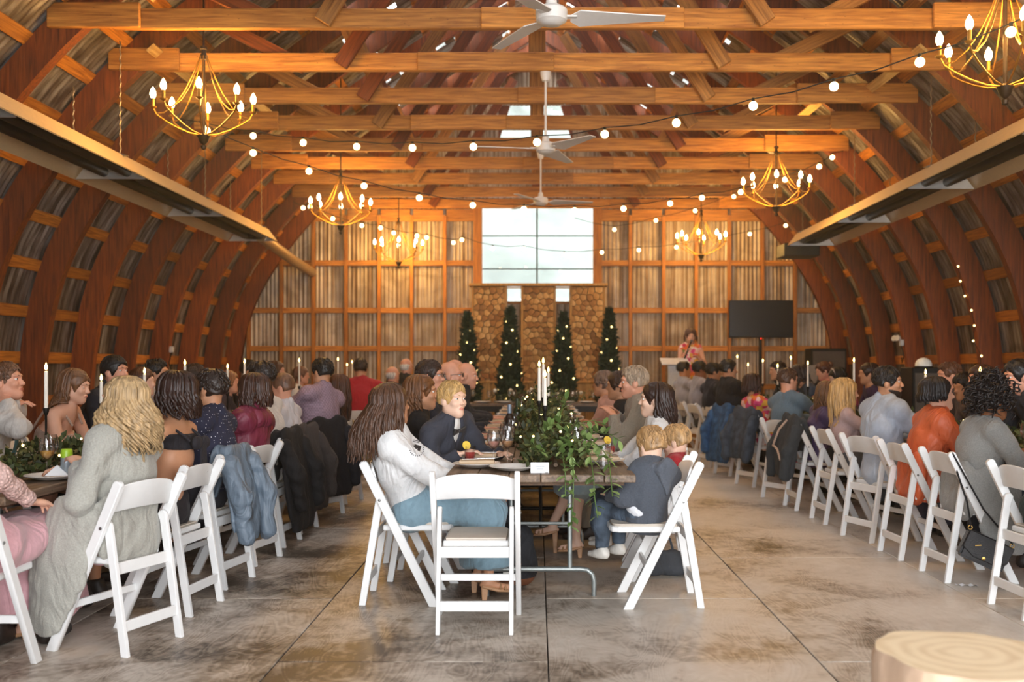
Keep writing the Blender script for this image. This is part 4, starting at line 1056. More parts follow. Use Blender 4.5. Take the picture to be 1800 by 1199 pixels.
def hair_build(g, hair, t, vox, near):
    kind, colr = hair[0], hair[1]; op = hair[2] if len(hair) > 2 else {}
    M = hair_mat(colr); H, HR, q = g.H, g.HR, g.q; r = np.random.default_rng(hash_s(g.label)+5)
    hv = float(np.clip(.0011*g.Hd_D, .007, .014)); kn = float(np.clip(9/g.Hd_D, .45, 1))
    hobj = [None]
    def cap(th, low=-.055, front=.058, crown=1.0, lump=.003):
        fd = Field(g.Hd-.16*q, g.Hd+.17*q, hv)
        fd.el(H((0, -.016, .034)), A3((.078+th, .097+th, .088+th*crown))*q, .02, HR)
        fd.el(H((0, -.035, -.02)), A3((.072+th*.8, .070+th, .07))*q, .03, HR)
        fd.el(H((0, .1, -.055)), A3((.085, .062+(.1-front)*.3, .112))*q, .015, HR, op='s')   # face opening
        for sgn in (-1, 1): fd.el(H((sgn*.09, -.005, -.03)), A3((.03, .03, .045))*q, .01, HR, op='s')
        fd.cutplane(H((0, 0, low)), HR @ A3((0, -.25, -1)), .01)
        fd.folds(lump, 3.2, hash_s(g.label)); me = fd.mesh('hair', M)
        if me: hobj[0] = add_obj('hair', me, t)
    def sph(th, ph, k=1.0):                                   # on the scalp: th from the crown, ph from the front
        return np.stack([.080*k*np.sin(th)*np.sin(ph), -.016+.100*k*np.sin(th)*np.cos(ph), .034+.093*k*np.cos(th)], -1)
    def locks(n, drop, amp=.012, freq=2.5, rad=.009, spread=.02, m=13, open_=62, swell=1.0, minphi=0, back_only=False, taper=.25, fwd=0):
        n = int(n*kn); ph = np.radians(r.uniform(open_, 360-open_, n)); lay = r.uniform(1.0, 1.10, n)*swell
        th0 = np.radians(r.uniform(4, 26, n)); m1 = 5
        P1 = np.stack([sph(th0+(np.radians(97)-th0)*u, ph+.0*u, 1)*(1+(lay[:, None]-1)*min(1, u*1.5)) for u in np.linspace(0, 1, m1)], 1)
        P1 = g.Hd+(P1*q) @ HR.T
        D = drop*q*r.uniform(.72, 1.05, n); out = (P1[:, -1]-g.Hd); out[:, 2] = 0; out /= np.linalg.norm(out, axis=1, keepdims=True)+1e-9
        pts = [P1[:, i] for i in range(m1)]; m2 = m-m1; base = P1[:, -1]; phs = r.uniform(0, 6.28, n)
        lat = np.stack([-out[:, 1], out[:, 0], 0*out[:, 0]], 1)
        for i in range(1, m2+1):
            u = i/m2; p = base-np.array([0, 0, 1])*(D*u)[:, None]+out*(spread*math.sin(u*2.2)*q)+A3((0, fwd*u, 0))
            wv = amp*min(1, u*2)*np.sin(2*PI*freq*u+phs); p = p+lat*wv[:, None]+out*(amp*.7*min(1, u*2)*np.cos(2*PI*freq*u+phs))[:, None]
            if drop > .12:                                     # rest on shoulders and back instead of sinking in
                for a, b, rr in ((g.N, g.C, .125), (g.C, g.P, .15), (g.N-g.ln*.05*g.s, g.Sh[0], .075), (g.N-g.ln*.05*g.s, g.Sh[1], .075)):
                    ba = b-a; tt = np.clip(((p-a) @ ba)/ba.dot(ba), 0, 1); c = a+tt[:, None]*ba; dv = p-c
                    hz = dv.copy(); 
                    d = np.linalg.norm(dv, axis=1); R_ = rr*g.s*(.9 if rr > .1 else 1); k = d < R_
                    dirn = dv+g.back*.06; dirn /= np.linalg.norm(dirn, axis=1, keepdims=True)+1e-9
                    p[k] = c[k]+dirn[k]*R_
            pts.append(p)
        P = np.stack(pts, 1); uu = np.linspace(0, 1, m)
        R = rad*q*r.uniform(.7, 1.3, n)[:, None]*np.interp(uu, [0, .15, .6, 1], [.6, 1, .95, taper])[None]
        add_obj('hair_locks', tubes_mesh('hair_locks', P, R, M, 6 if near else 5), hobj[0] or t)
    def tufts(n, ln=.03, rad=.0045, low=100, open_=38, lift=.012):
        n = int(n*kn); ph = np.radians(r.uniform(0, 360, n)); fr = np.abs((np.degrees(ph)+180) % 360-180)
        tmax = np.where(fr < 55, 62-.0*fr, low); th = np.radians(6+(tmax-6)*np.sqrt(r.uniform(0, 1, n)))
        sw_ = r.uniform(-.35, .35, n); P = []
        for u in np.linspace(0, 1, 5):
            P.append(sph(th+u*ln/.1, ph+sw_*u*.6, 1.02+lift/.1*math.sin(u*2.6)*.6))
        P = g.Hd+(np.stack(P, 1)*q) @ HR.T; R = rad*q*np.array([.7, 1, 1, .8, .25])[None]*r.uniform(.7, 1.3, n)[:, None]
        add_obj('hair_locks', tubes_mesh('hair_locks', P, R, M, 5), hobj[0] or t)
    if kind == 'short':
        cap(op.get('th', .008)*.75, -.045); tufts(420 if near else 150, .03, .0038 if near else .006)
    elif kind == 'buzz': cap(.003, -.04, lump=.001)
    elif kind == 'bald':
        fd = Field(g.Hd-.16*q, g.Hd+.17*q, hv)
        fd.el(H((0, -.025, .005)), A3((.081, .090, .075))*q, .02, HR); fd.el(H((0, .075, .0)), A3((.12, .075, .2))*q, .01, HR, op='s')
        for sgn in (-1, 1): fd.el(H((sgn*.09, -.005, -.03)), A3((.03, .03, .04))*q, .01, HR, op='s')
        fd.cutplane(H((0, 0, -.05)), HR @ A3((0, 0, -1)), .01); fd.cutplane(H((0, 0, op.get('top', .045))), HR @ A3((0, .3, 1)), .02); fd.folds(.002, 4); me = fd.mesh('hair', M)
        if me: add_obj('hair', me, t)
    elif kind == 'long':
        cap(.012, -.06); locks(op.get('n', 70), op.get('drop', .26), op.get('amp', .012), op.get('freq', 2.2), op.get('rad', .012), op.get('spread', .02), open_=op.get('open', 66), swell=op.get('swell', 1.03), fwd=op.get('fwd', 0), m=op.get('m', 13))
    elif kind == 'bob':
        cap(.014, -.06); locks(op.get('n', 60), op.get('drop', .11), op.get('amp', .006), 1.2, op.get('rad', .012), .012, open_=op.get('open', 62), swell=op.get('swell', 1.05), taper=.5)
    elif kind == 'updo':
        cap(.010, -.055); MB().ball(tuple(H((0, -.115, op.get('z', .03)))), (.045*q, .04*q, .045*q), 14, 9).build('hair_bun', M, hobj[0], smooth=True); tufts(80, .05, .007)
    elif kind == 'pony':
        cap(.009, -.055); tufts(80, .05, .006)
        P = []; R = []
        for i in range(22):
            b = H((r.normal()*.012, -.105, .03+r.normal()*.01)); P.append([b+g.back*.06*math.sin(u*1.6)*1.0+A3((r.normal()*.006, 0, -.24*u*q+.03*math.sin(u*3))) for u in np.linspace(0, 1, 9)]); R.append(.010*q*np.interp(np.linspace(0, 1, 9), [0, .3, 1], [.7, 1, .2]))
        add_obj('ponytail', tubes_mesh('ponytail', P, np.array(R), M, 5), hobj[0])
    elif kind == 'afro':                                        # mass of loose curls
        cap(.02, -.06); n = op.get('n', 330); P = []; R = []
        for i in range(n):
            ph = math.radians(r.uniform(50, 310)); th = math.radians(r.uniform(5, 125)); k = r.uniform(1.15, 1.75); b = sph(th, ph, k)*1.0
            a = r.uniform(.012, .02); f0 = r.uniform(0, 6.28); ax = r.normal(size=3); ax[2] = -1.5; ax /= np.linalg.norm(ax); e1 = np.cross(ax, (1, .3, .2)); e1 /= np.linalg.norm(e1); e2 = np.cross(ax, e1)
            u = np.linspace(0, 1, 12)[:, None]; P.append(g.Hd+((b+ax*(u-.3)*.11+a*(e1*np.cos(f0+u*11)+e2*np.sin(f0+u*11)))*q) @ HR.T); R.append(.0055*q*np.interp(u[:, 0], [0, .2, .8, 1], [.5, 1, 1, .4]))
        add_obj('curls', tubes_mesh('curls', P, np.array(R), M, 5), hobj[0])
# ------------------------------------------------------------------ extras worn by single guests
def decal(name, garment, polys, o, u, v, d, mat, parent, lift=.0022):
    """flat print laid on a garment: 2-D outlines projected on its surface"""
    me = garment.data; bv = BVHTree.FromPolygons([x.co.copy() for x in me.vertices], [tuple(p.vertices) for p in me.polygons])
    o, u, v, d = (Vector(k) for k in (o, u, v, d)); mb = MB()
    for poly in polys:
        q = []
        for a, b in poly:
            p = o+u*a+v*b; h = bv.ray_cast(p-d*.25, d)
            q.append((h[0] if h[0] is not None else p)-d*lift)
        mb.add(q, [tuple(range(len(q)))])
    return mb.build(name, mat, parent)
def quad(x0, y0, x1, y1): return [(x0, y0), (x1, y0), (x1, y1), (x0, y1)]
def glasses(g, c='#2a211b'):
    m = plain('glasses_frame', c, .3); fr = empty('glasses', (0, 0, 0), 0, g.root)
    for sg in (-1, 1):
        MB().tube([Vector(g.H((sg*(.031+.022*math.cos(a)), .104, .004+.017*math.sin(a)))) for a in np.linspace(0, 2*PI, 15)], .0022*g.q, 5, False).build('rim', m, fr)
        MB().tube([Vector(g.H((sg*.053, .102, .008))), Vector(g.H((sg*.074, .05, .008))), Vector(g.H((sg*.08, -.02, .0)))], .0022*g.q, 5).build('temple', m, fr)
    MB().tube([Vector(g.H((-.009, .106, .008))), Vector(g.H((.009, .106, .008)))], .002*g.q, 5).build('bridge', m, fr)
def long_cardigan(g, M, drop=.28, sides=(-1,), back=True):
    def fn(fd):
        s = g.s
        if back: fd.rc(g.P+A3((-.09, -.10, .10)), g.P+A3((-.08, -.11, -.06)), .10, .11, .05, flat=((0, 1, 0), .5)); fd.rc(g.P+A3((.09, -.10, .10)), g.P+A3((.08, -.11, -.06)), .10, .11, .05, flat=((0, 1, 0), .5))
        for sg in sides:
            fd.rc(A3((sg*.20*s, .0, .58)), A3((sg*.235*s, .05, .36)), .15, .14, .05, flat=((1, 0, 0), .24)); fd.rc(A3((sg*.235*s, .05, .36)), A3((sg*.24*s, .11, .34-drop*.5)), .14, .11, .05, flat=((1, 0, 0), .2))
        fd.folds(.006, 1.1, 3)
    fd = Field(g.lo-A3((.1, .1, .0)), g.hi+A3((.1, .1, 0)), .013); fn(fd); add_obj('cardigan_skirt', fd.mesh('cardigan_skirt', M), g.root)
def tie(g, c):
    b = g.back; a = g.N-b*.085*g.s-g.ln*.055*g.s; e = g.C*.55+g.W*.45-b*.17*g.s
    V = []; side = np.cross(g.ln, b)
    for u in np.linspace(0, 1, 8):
        p = a*(1-u)+e*u-b*.03*math.sin(u*PI); wd = (.016+.018*u)*g.s; V += [p-side*wd, p+side*wd]
    MB().add([tuple(v) for v in V], [(2*i, 2*i+1, 2*i+3, 2*i+2) for i in range(7)]).build('necktie', cloth(c, .5), g.root, smooth=True)
def bow(g):
    a = g.N-g.back*.088*g.s-g.ln*.035*g.s; X = g.X; m = cloth('#33302f', .6); n = -g.back
    bt = empty('bow_tie', (0, 0, 0), 0, g.root)
    for sg in (-1, 1):
        V = [a+X*sg*.006+g.ln*.010, a+X*sg*.052+g.ln*.026, a+X*sg*.05-g.ln*.024, a+X*sg*.006-g.ln*.010]; W_ = [v+n*.014 for v in V]
        W_[1] = W_[1]+n*.004
        MB().add([tuple(v) for v in V+W_], [(0, 1, 2, 3), (7, 6, 5, 4), (0, 4, 5, 1), (1, 5, 6, 2), (2, 6, 7, 3), (3, 7, 4, 0)]).build('wing', m, bt, bevel=.004)
    MB().ball(tuple(a+n*.008), (.012, .010, .013)).build('knot', m, bt, smooth=True)
# ------------------------------------------------------------------ guests
def row_l(y): return -2.11-.012*(y-5)
def row_r(y): return 2.81-.043*(y-6.27)
TR = ('trousers', '#2c2d36', 'plain')
# left table, near side: backs to the camera side, facing the table on the left
def x_l1(g):
    long_cardigan(g, cloth('#a3a198', kind='knit'), .34, (-1,))
    Hl = Vector(g.Ha[0]); 
person('blonde guest with wavy hair, long grey cardigan and pink skirt at the left table', (214, 706, 4.86), (-2.10, 4.82), 70, look=(6, 4), fem=True, skin='fair',
       hair=('long', '#a88c66', {'n': 380, 'drop': .27, 'amp': .03, 'freq': 1.7, 'rad': .0085, 'swell': 1.10, 'spread': .05, 'm': 17}), top=('cardigan', '#a3a198', 'knit'), bottom=('skirt', '#cf9ea4', 'plain', .92, .17),
       shoes='heels', hands=[('px', 138, 812, 4.75), (.16, .38, .80)], vox=.011, hand_detail=True, extra=x_l1, s=1.0, chair_rz=70)
person('brunette guest in a black open-back top with a knotted bow at the left table', (302, 692, 5.5), (row_l(5.5), 5.5), 82, look=(0, 4), fem=True, skin='tan',
       hair=('bob', '#2b1710', {'n': 130, 'drop': .15, 'amp': .014, 'rad': .012, 'swell': 1.13}), top=('bodice', '#1d1a20', 'plain', .15, .065), bottom=('dress', '#1d1a20', 'plain', .5), vox=.011, sleeves='none',
       extra=lambda g: [MB().ball(tuple(g.C+g.back*.115*g.s+g.ln*.105+g.X*(sg*.045+.05)), (.05, .024, .038), 10, 7).build('bow_loop', cloth('#1d1a20'), g.root, smooth=True) for sg in (-1, 1)]+
       [MB().prism([(-.02, 0), (.03, 0), (.05, -.16), (-.01, -.17)], -.006, .006).build('bow_tail', cloth('#1d1a20'), g.root, loc=tuple(g.C+g.back*.128*g.s+g.ln*.10+g.X*.05))])
person('dark haired man in a navy shirt with white dots at the left table', (369, 684, 6.15), (row_l(6.15), 6.15), 80, look=(-8, 5), skin='tan', hair=('short', '#2a1d17'), top=('shirt', '#20233a', 'dots'), vox=.011, wide=1.08)
def x_l4(g):
    o = g.N*.55+g.C*.45+g.X*.0; d = -g.back; u = g.X
    P = [[((.012*k+.004)*math.cos(a), (.012*k+.004)*math.sin(a)) for a in np.linspace(.1, PI/2, 5)]+[((.012*k+.011)*math.cos(a), (.012*k+.011)*math.sin(a)) for a in np.linspace(PI/2, .1, 5)] for k in range(3)]
    decal('logo', g.top, P, o+g.X*.115*g.s, u*1, g.ln, d, plain('logo_orange', '#d8542f', .6), g.root)
person('brown haired guest in a burgundy hooded rain jacket at the left table', (441, 688, 6.85), (row_l(6.85), 6.85), 78, look=(0, 3), fem=True, skin='fair', hair=('bob', '#3b2218', {'n': 110, 'drop': .13, 'swell': 1.1}),
       top=('puffy', '#75283e', 'shiny'), bottom=('skirt', '#d8c6b8', 'spots', .75), vox=.011, wide=1.1,
       extra=lambda g: (x_l4(g), (lambda fd: (fd.rc(g.N+g.back*.05+g.X*-.07, g.N+g.back*.05+g.X*.07, .055, None, .03), fd.rc(g.N+g.back*.085-g.ln*.03+g.X*-.05, g.N+g.back*.085-g.ln*.03+g.X*.05, .05, None, .05), fd.folds(.004, 1.2, 2), add_obj('hood', fd.mesh('hood', cloth('#75283e', kind='shiny')), g.root)))(Field(g.N-.22, g.N+.2, .012)))) 
person('dark haired man in a cream knit pullover, half hidden behind the burgundy jacket', (457, 664, 7.5), (row_l(7.5), 7.5), 85, skin='fair', hair=('short', '#241812'), top=('tee', '#d8cfc4', 'knit'))
person('man with shaved head in a white shirt leaning to the left table', (494, 682, 8.1), (row_l(8.1), 8.1), 82, look=(10, -4), skin='rosy', hair=('buzz', '#6a4a36'), top=('shirt', '#c9c4c6', 'plain'), wide=1.08)
person('black haired man in a lavender shirt at the left table', (565, 654, 9.0), (row_l(9.0)+.05, 9.0), 60, look=(0, 0), skin='tan', hair=('short', '#15100e', {'th': .012}), top=('shirt', '#9c8494', 'plaid'), wide=1.05)
person('guest with long straight brown hair and navy dress at the left table', (592, 680, 9.85), (row_l(9.85)+.08, 9.85), 75, fem=True, skin='tan', hair=('long', '#4a2a1a', {'drop': .36, 'n': 80, 'amp': .006}), top=('tee', '#1f2230', 'plain'), bottom=('dress', '#1f2230', 'plain'), sleeves='short')
person('man in a bright red polo shirt seen from behind at the far left table', (634, 648, 12.5), (-2.22, 12.4), 8, skin='tan', hair=('short', '#2c1d16'), top=('shirt', '#a81524', 'plain'), sleeves='short', vox=.016, wide=1.1)
person('shorter bald man with white fringe in a dark suit by the back wall', (691, 660, 13.3), (-1.95, 13.3), -20, look=(-20, 0), skin='rosy', hair=('bald', '#cfc8c0'), top=('jacket', '#2b2622', 'plain', '#d5d2cc'), vox=.017)
person('tall bald man with white fringe in a dark suit by the back wall', (715, 645, 14.3), (-1.9, 14.35), -15, look=(-25, 0), skin='rosy', hair=('bald', '#d6d2cc'), top=('jacket', '#25211f', 'plain', '#d5d2cc'), vox=.017)
# left table, far side: facing right across the table
def far_l(label, px, py, D, hx=-3.36, **k):
    v = A3(pt(px, py, D)); return person(label, (px, py, D), (min(v[0]-.16, -3.5), D+.02), k.pop('facing', -88), **k)
far_l('balding man in pale shirt and teal necktie at the left edge, hands clasped', 12, 670, 6.45, look=(0, 8), skin='rosy', hair=('short', '#6b4a34', {'th': .002}), top=('jacket', '#c9c2bb', 'plain', '#d5d0cb'), face=True, vox=.012,
      hands=[('px', 12, 712, 6.55), ('px', 8, 706, 6.3)], hand_detail=True, extra=lambda g: tie(g, '#2f6f7c'), wide=1.05)
far_l('woman with long light brown hair and bare shoulders, eyes lowered, at the left table', 133, 679, 7.15, lids=112, look=(-4, -8), fem=True, skin='fair', hair=('long', '#6d4a30', {'drop': .2, 'amp': .008, 'open': 84, 'n': 90}), top=('bodice', '#a58c7c', 'plain', .03), bottom=('dress', '#a58c7c', 'plain'), sleeves='none', face=True, vox=.012)
far_l('black haired man behind the candle at the left table far side', 203, 653, 7.9, look=(-20, 4), skin='rosy', hair=('short', '#14100f', {'th': .016}), top=('jacket', '#23232b', 'plain', '#d2d0d0'), face=True)
far_l('woman with long brown hair peeking between the blonde and the brunette guests', 252, 672, 8.5, look=(-5, 2), fem=True, skin='fair', hair=('long', '#4b2c1c', {'open': 80}), top=('tee', '#6a3a34', 'plain'))
far_l('dark haired guest just showing above the brunette at the left table', 276, 655, 9.0, look=(0, 0), skin='tan', hair=('short', '#1d1613'), top=('shirt', '#a9a4a8', 'plain'))
far_l('man in white shirt raising a hand to his chin at the left table', 344, 662, 9.75, look=(8, 2), skin='rosy', hair=('short', '#33221a'), top=('shirt', '#d2ccc8', 'plain'), hands=[('px', 350, 690, 9.8), (.15, .38, .79)], face=True)
far_l('woman with curly light hair behind the dotted shirt man', 404, 672, 10.9, fem=True, skin='rosy', hair=('bob', '#8a5d3c', {'amp': .015}), top=('tee', '#3b2f36', 'plain'), vox=.016)
far_l('dark curly haired guest above the burgundy jacket guest', 440, 652, 11.7, skin='tan', hair=('short', '#1b1310', {'th': .018}), top=('jacket', '#2d2a30', 'plain', '#c9c5c2'), vox=.016)
far_l('woman with curly brown hair and red top at the far left table', 487, 652, 12.8, fem=True, skin='rosy', hair=('bob', '#4d3020', {'amp': .016, 'swell': 1.12}), top=('tee', '#8a1f2a', 'plain'), vox=.017)
far_l('woman in white blouse with wavy hair in profile at the far left table', 531, 660, 14.0, fem=True, skin='rosy', hair=('bob', '#6a4630', {'amp': .014, 'open': 85}), top=('tee', '#d9d4cc', 'plain'), vox=.017)
# guest at the near end of the left table: only her lace sleeve and lap reach into the picture
person('guest in pale pink lace cut off by the left edge', ('w', -2.62, 4.22, 1.22), (-2.46, 4.37), 0, fem=True, skin='fair', hair=('long', '#5a3b28'), top=('tee', '#d9b5ac', 'lace'), bottom=('dress', '#cf9ea4', 'plain', .8, .09), hands=[(-.1, .3, .66), (.19, .30, .60)], vox=.012, hand_detail=True, s=1.0)
# middle table, left side: facing right
def x_c1(g):
    d = (A3((0, 0, 0))); i = 0
    sh = g.Wd(pt(733, 789, 5.5)); out = g.Wd((0, 0, EYE))-sh; out = out/np.linalg.norm(out)
    up = A3((.12, .3, .95)); up = up-out*up.dot(out); up /= np.linalg.norm(up); side = np.cross(up, out); m = plain('print_black', '#1b1b22', .8)
    P = [[(-.020, .022), (.020, .022), (.020, -.004), (.0, -.024), (-.020, -.004)]]
    decal('emblem_shield', g.top, P, sh, side, up, -out, m, g.root)
    P = [quad(-.012, .004, .012, .009), quad(-.003, -.012, .003, .016), quad(-.011, -.004, -.006, .002), quad(.006, -.004, .011, .002)]
    decal('emblem_mark', g.top, P, sh, side, up, -out, plain('print_white', '#dcdce0', .8), g.root, .004)
    P = [quad(-.036, .034, .002, .038), quad(-.034, .042, .010, .046)]
    for a in np.linspace(-2.6, .75, 13): P.append([(.036*math.cos(a-.06), .036*math.sin(a-.06)), (.042*math.cos(a-.06), .042*math.sin(a-.06)), (.042*math.cos(a+.06), .042*math.sin(a+.06)), (.036*math.cos(a+.06), .036*math.sin(a+.06))])
    decal('emblem_border', g.top, P, sh, side, up, -out, m, g.root)
person('woman with long highlighted hair, white jacket and blue skirt at the middle table', (690, 712, 5.62), (-.67, 5.72), -84, look=(34, 6), fem=True, skin='tan',
       hair=('long', '#4a3020', {'n': 280, 'drop': .33, 'amp': .014, 'freq': 1.3, 'rad': .0082, 'swell': 1.1, 'spread': .05, 'm': 16, 'fwd': -.08}), top=('puffy', '#dedede', 'plain'), bottom=('skirt', '#7f9cab', 'plain', .80, .13), shoes='heels',
       vox=.010, hands=[(-.12, .26, .66), (.14, .25, .665)], wide=1.1, hem_up=.02, extra=x_c1, chair_rz=-90)
person('blond boy in a charcoal suit with bow tie leaning on the middle table', (796, 702, 6.15), (-.60, 6.32), -124, look=(-10, 2), skin='pale', hair=('short', '#b8935c', {'th': .012}), top=('jacket', '#33353f', 'plain', '#dcd8d2'), vox=.010, face=True, s=.86, hs=1.06,
       hands=[(-.08, .40, .79), ('px', 812, 795, 6.02)], hand_detail=True, chair_rz=-92, extra=bow, bottom=('trousers', '#33353f', 'plain'))
person('smiling woman with wavy brown hair in a black top behind the white jacket woman', (743, 690, 6.95), (-.75, 6.95), -82, look=(-4, 2), fem=True, skin='tan', hair=('long', '#6b4426', {'n': 120, 'drop': .24, 'amp': .02, 'open': 84, 'swell': 1.08}), top=('tee', '#191719', 'plain'), bottom=('skirt', '#9c6a58', 'floral', .7), vox=.011, face=True)
person('dark haired man with glasses in a dark suit at the middle table', (757, 661, 7.75), (-.82, 7.75), -88, look=(-12, 2), skin='rosy', hair=('short', '#2e1d15', {'th': .014}), top=('jacket', '#22222c', 'plain', '#cfd0da'), face=True, extra=glasses)
person('bald man with dark glasses in a suit at the middle table', (793, 660, 8.6), (-.82, 8.6), -88, look=(-6, 0), skin='rosy', hair=('bald', '#8a8078', {'top': -.005}), top=('jacket', '#24252e', 'plain', '#c9ccd4'), face=True, extra=glasses)
person('large bald man in a dark jacket leaning over the middle table', (821, 660, 9.4), (-.82, 9.4), -86, look=(-4, -4), skin='rosy', hair=('bald', '#9a8f86', {'top': -.01}), top=('jacket', '#1c1d22', 'plain', '#9aa0a8'), face=True, wide=1.08)
person('bald man mostly hidden behind the large bald man at the middle table', (802, 652, 10.4), (-.85, 10.4), -88, skin='rosy', hair=('bald', '#b0a69c'), top=('jacket', '#2a2a30', 'plain', '#cfcfcf'))
# middle table, right side: facing left
def x_ka(g):
    fd = Field(g.N-.2, g.N+.16, .009); fd.rc(g.N+g.back*.06+g.X*-.055, g.N+g.back*.06+g.X*.055, .042, None, .02)
    fd.rc(g.N+g.back*.095-g.ln*.01, g.N+g.back*.125-g.ln*.12, .075, .02, .025, flat=(g.back, .45)); fd.folds(.004, 1.4, 2); add_obj('hood', fd.mesh('hood', cloth('#555a63', kind='knit')), g.root)
    MB().tube([Vector(g.N+A3((math.cos(a)*.052, math.sin(a)*.052-.01, .012))) for a in np.linspace(0, 2*PI, 17)], .011, 6, False).build('collar', cloth('#dfe3e8'), g.root, smooth=True)
    fd = Field(g.P-.22, g.P+.22, .011); fd.rc(g.P+A3((-.03, 0, .03)), g.P+A3((.03, 0, .02)), .108, None, .03, flat=((0, 1, 0), .82)); fd.cutplane(g.P+A3((0, 0, .055)), (0, 0, 1)); fd.cutplane(g.P+A3((0, 0, -.015)), (0, 0, -1)); fd.folds(.004, 1.3, 1)
    add_obj('shirt_tail', fd.mesh('shirt_tail', cloth('#d9dbe0')), g.root)
person('blond toddler in a grey hooded sweatshirt seen from behind at the middle table', (1143, 783, 5.66), (.60, 5.66), 42, look=(-8, -6), skin='pale', hair=('short', '#a98459', {'th': .012}), top=('puffy', '#4b5059', 'knit'), bottom=('trousers', '#44505e', 'denim'), shoes='#cfcac2',
       s=.62, hs=1.42, wide=.98, vox=.009, hands=[(-.12, .16, .60), (.13, .2, .66)], twist=-16, chair_rz=90, extra=x_ka, feet=[((-.09, .24, .50), (-.10, .22, .27)), ((.07, .25, .50), (.06, .24, .27))], hand_detail=False)
person('blond toddler in a red top on the chair behind the grey sweatshirt toddler', (1187, 776, 6.36), (.68, 6.36), 66, look=(0, -8), skin='pale', hair=('short', '#b38d5f', {'th': .012}), top=('shirt', '#a3222a', 'knit'), bottom=('trousers', '#3c434f', 'denim'), shoes='#cfcac2', s=.62, hs=1.40, wide=1.1, vox=.010, chair_rz=90, hands='lap', face=True)
person('dark long haired woman in white cardigan and pale skirt at the middle table', (1150, 703, 6.95), (.72, 7.0), 86, look=(-4, 3), fem=True, skin='pale', hair=('long', '#2c1a14', {'n': 130, 'drop': .26, 'amp': .014, 'freq': 1.6, 'open': 88, 'swell': 1.06}), top=('cardigan', '#d8d8d8', 'plain', '#a8b4ba'), bottom=('skirt', '#9fb0b3', 'plain', .25, .12), shoes='heels', vox=.011, face=True,
       hands='lap', feet=[((-.05, .44, .54), (-.12, .44, .12)), ((.06, .45, .52), (.05, .62, .20))])
person('grey haired man in a light tweed blazer with clasped hands at the middle table', (1113, 672, 7.7), (.78, 7.75), 88, look=(0, 0), skin='rosy', hair=('short', '#a08c76', {'th': .006}), top=('jacket', '#8f8678', 'knit', '#b9c4d4'), bottom=('trousers', '#8f8678', 'plain'), face=True, vox=.011, hands=[('px', 1078, 726, 7.6), ('px', 1082, 722, 7.85)], hand_detail=True, wide=1.05)
person('dark haired guest in a black top beside the tweed blazer man', (1086, 678, 8.6), (.82, 8.6), 80, fem=True, skin='tan', hair=('bob', '#34211a', {'drop': .05}), top=('tee', '#18171b', 'plain'))
person('older woman with short greying hair in a dusty pink top at the middle table', (1059, 674, 9.6), (.80, 9.6), 66, fem=True, skin='tan', hair=('bob', '#6d5648', {'drop': .03, 'swell': 1.06}), top=('tee', '#b98a7a', 'plain'), wide=1.15)
# right table, near side: facing right
def near_r(label, px, py, D, seat_y=None, **k):
    y = seat_y or D; return person(label, (px, py, D), (row_r(y), y), k.pop('facing', -87.5), **k)
near_r('guest at the right edge in a dark green patterned skirt', 1880, 690, 5.45, seat_y=5.40, fem=True, skin='tan', hair=('long', '#2a1a14'), top=('tee', '#39324a', 'plain'), bottom=('skirt', '#2f3d38', 'floral' if False else 'plaid', .8), vox=.012)
near_r('guest with black curly hair in a long grey cardigan at the right table', 1748, 704, 6.3, look=(0, -6), fem=True, skin='brown', hair=('afro', '#1f1716'), top=('cardigan', '#908f8b', 'knit'), bottom=('trousers', '#2b3440', 'plain'), vox=.011, wide=1.12, lean_s=1.04,
       extra=lambda g: long_cardigan(g, cloth('#908f8b', kind='knit'), .12, (1,), True))
near_r('guest with straight black hair in an orange satin jacket at the right table', 1650, 693, 7.0, look=(-10, 6), fem=True, skin='fair', hair=('bob', '#151013', {'n': 130, 'drop': .07, 'amp': .003, 'swell': 1.08}), top=('puffy', '#cd6138', 'shiny'), bottom=('trousers', '#3a3d46', 'plain'), shoes='#141214', vox=.011, wide=1.12,
       extra=lambda g: long_cardigan(g, cloth('#cd6138', kind='shiny'), .0, (), True))
near_r('bearded man in a pale blue shirt smiling in profile at the right table', 1562, 672, 7.75, look=(-40, 2), facing=-72, skin='tan', hair=('short', '#1d1512', {'th': .010}), top=('jacket', '#a9b3c2', 'plain', '#d5d9e0'), bottom=('trousers', '#4a4a58', 'plain'), face=True, vox=.011,
       extra=lambda g: (lambda fd: (fd.el(g.H((0, .022, -.038)), A3((.0625, .0705, .0785))*g.q, .02, g.HR), fd.rc(g.H((-.045, 0, -.062)), g.H((0, .058, -.098)), .026*g.q, .0255*g.q, .03), fd.rc(g.H((.045, 0, -.062)), g.H((0, .058, -.098)), .026*g.q, .0255*g.q, .03), fd.el(g.H((0, .10, -.056)), A3((.027, .05, .02))*g.q, .006, g.HR, op='s'), fd.cutplane(g.H((0, 0, -.045)), g.HR @ A3((0, .35, 1)), .008), add_obj('beard', fd.mesh('beard', hair_mat('#2a1c16')), g.root)))(Field(g.Hd-.16, g.Hd+.16, .006)))
near_r('guest with long straight blonde hair in a mauve top at the right table', 1488, 690, 8.55, look=(0, 0), fem=True, skin='fair', hair=('long', '#b8935e', {'n': 130, 'drop': .30, 'amp': .005, 'freq': 1.2, 'swell': 1.1}), top=('tee', '#b79d9c', 'plain'), bottom=('trousers', '#4b505a', 'plain'), vox=.011)
near_r('brown haired guest in a purple jacket leaning over the right table', 1458, 694, 9.3, seat_y=9.35, look=(0, -10), fem=True, skin='tan', hair=('long', '#6a4a30', {'drop': .2}), top=('puffy', '#4a3a62', 'shiny'))
near_r('man with short brown hair in a slate blue pullover at the right table', 1386, 668, 10.1, look=(-6, 0), facing=-62, skin='rosy', hair=('short', '#4c3222'), top=('tee', '#5f7484', 'knit'), wide=1.1)
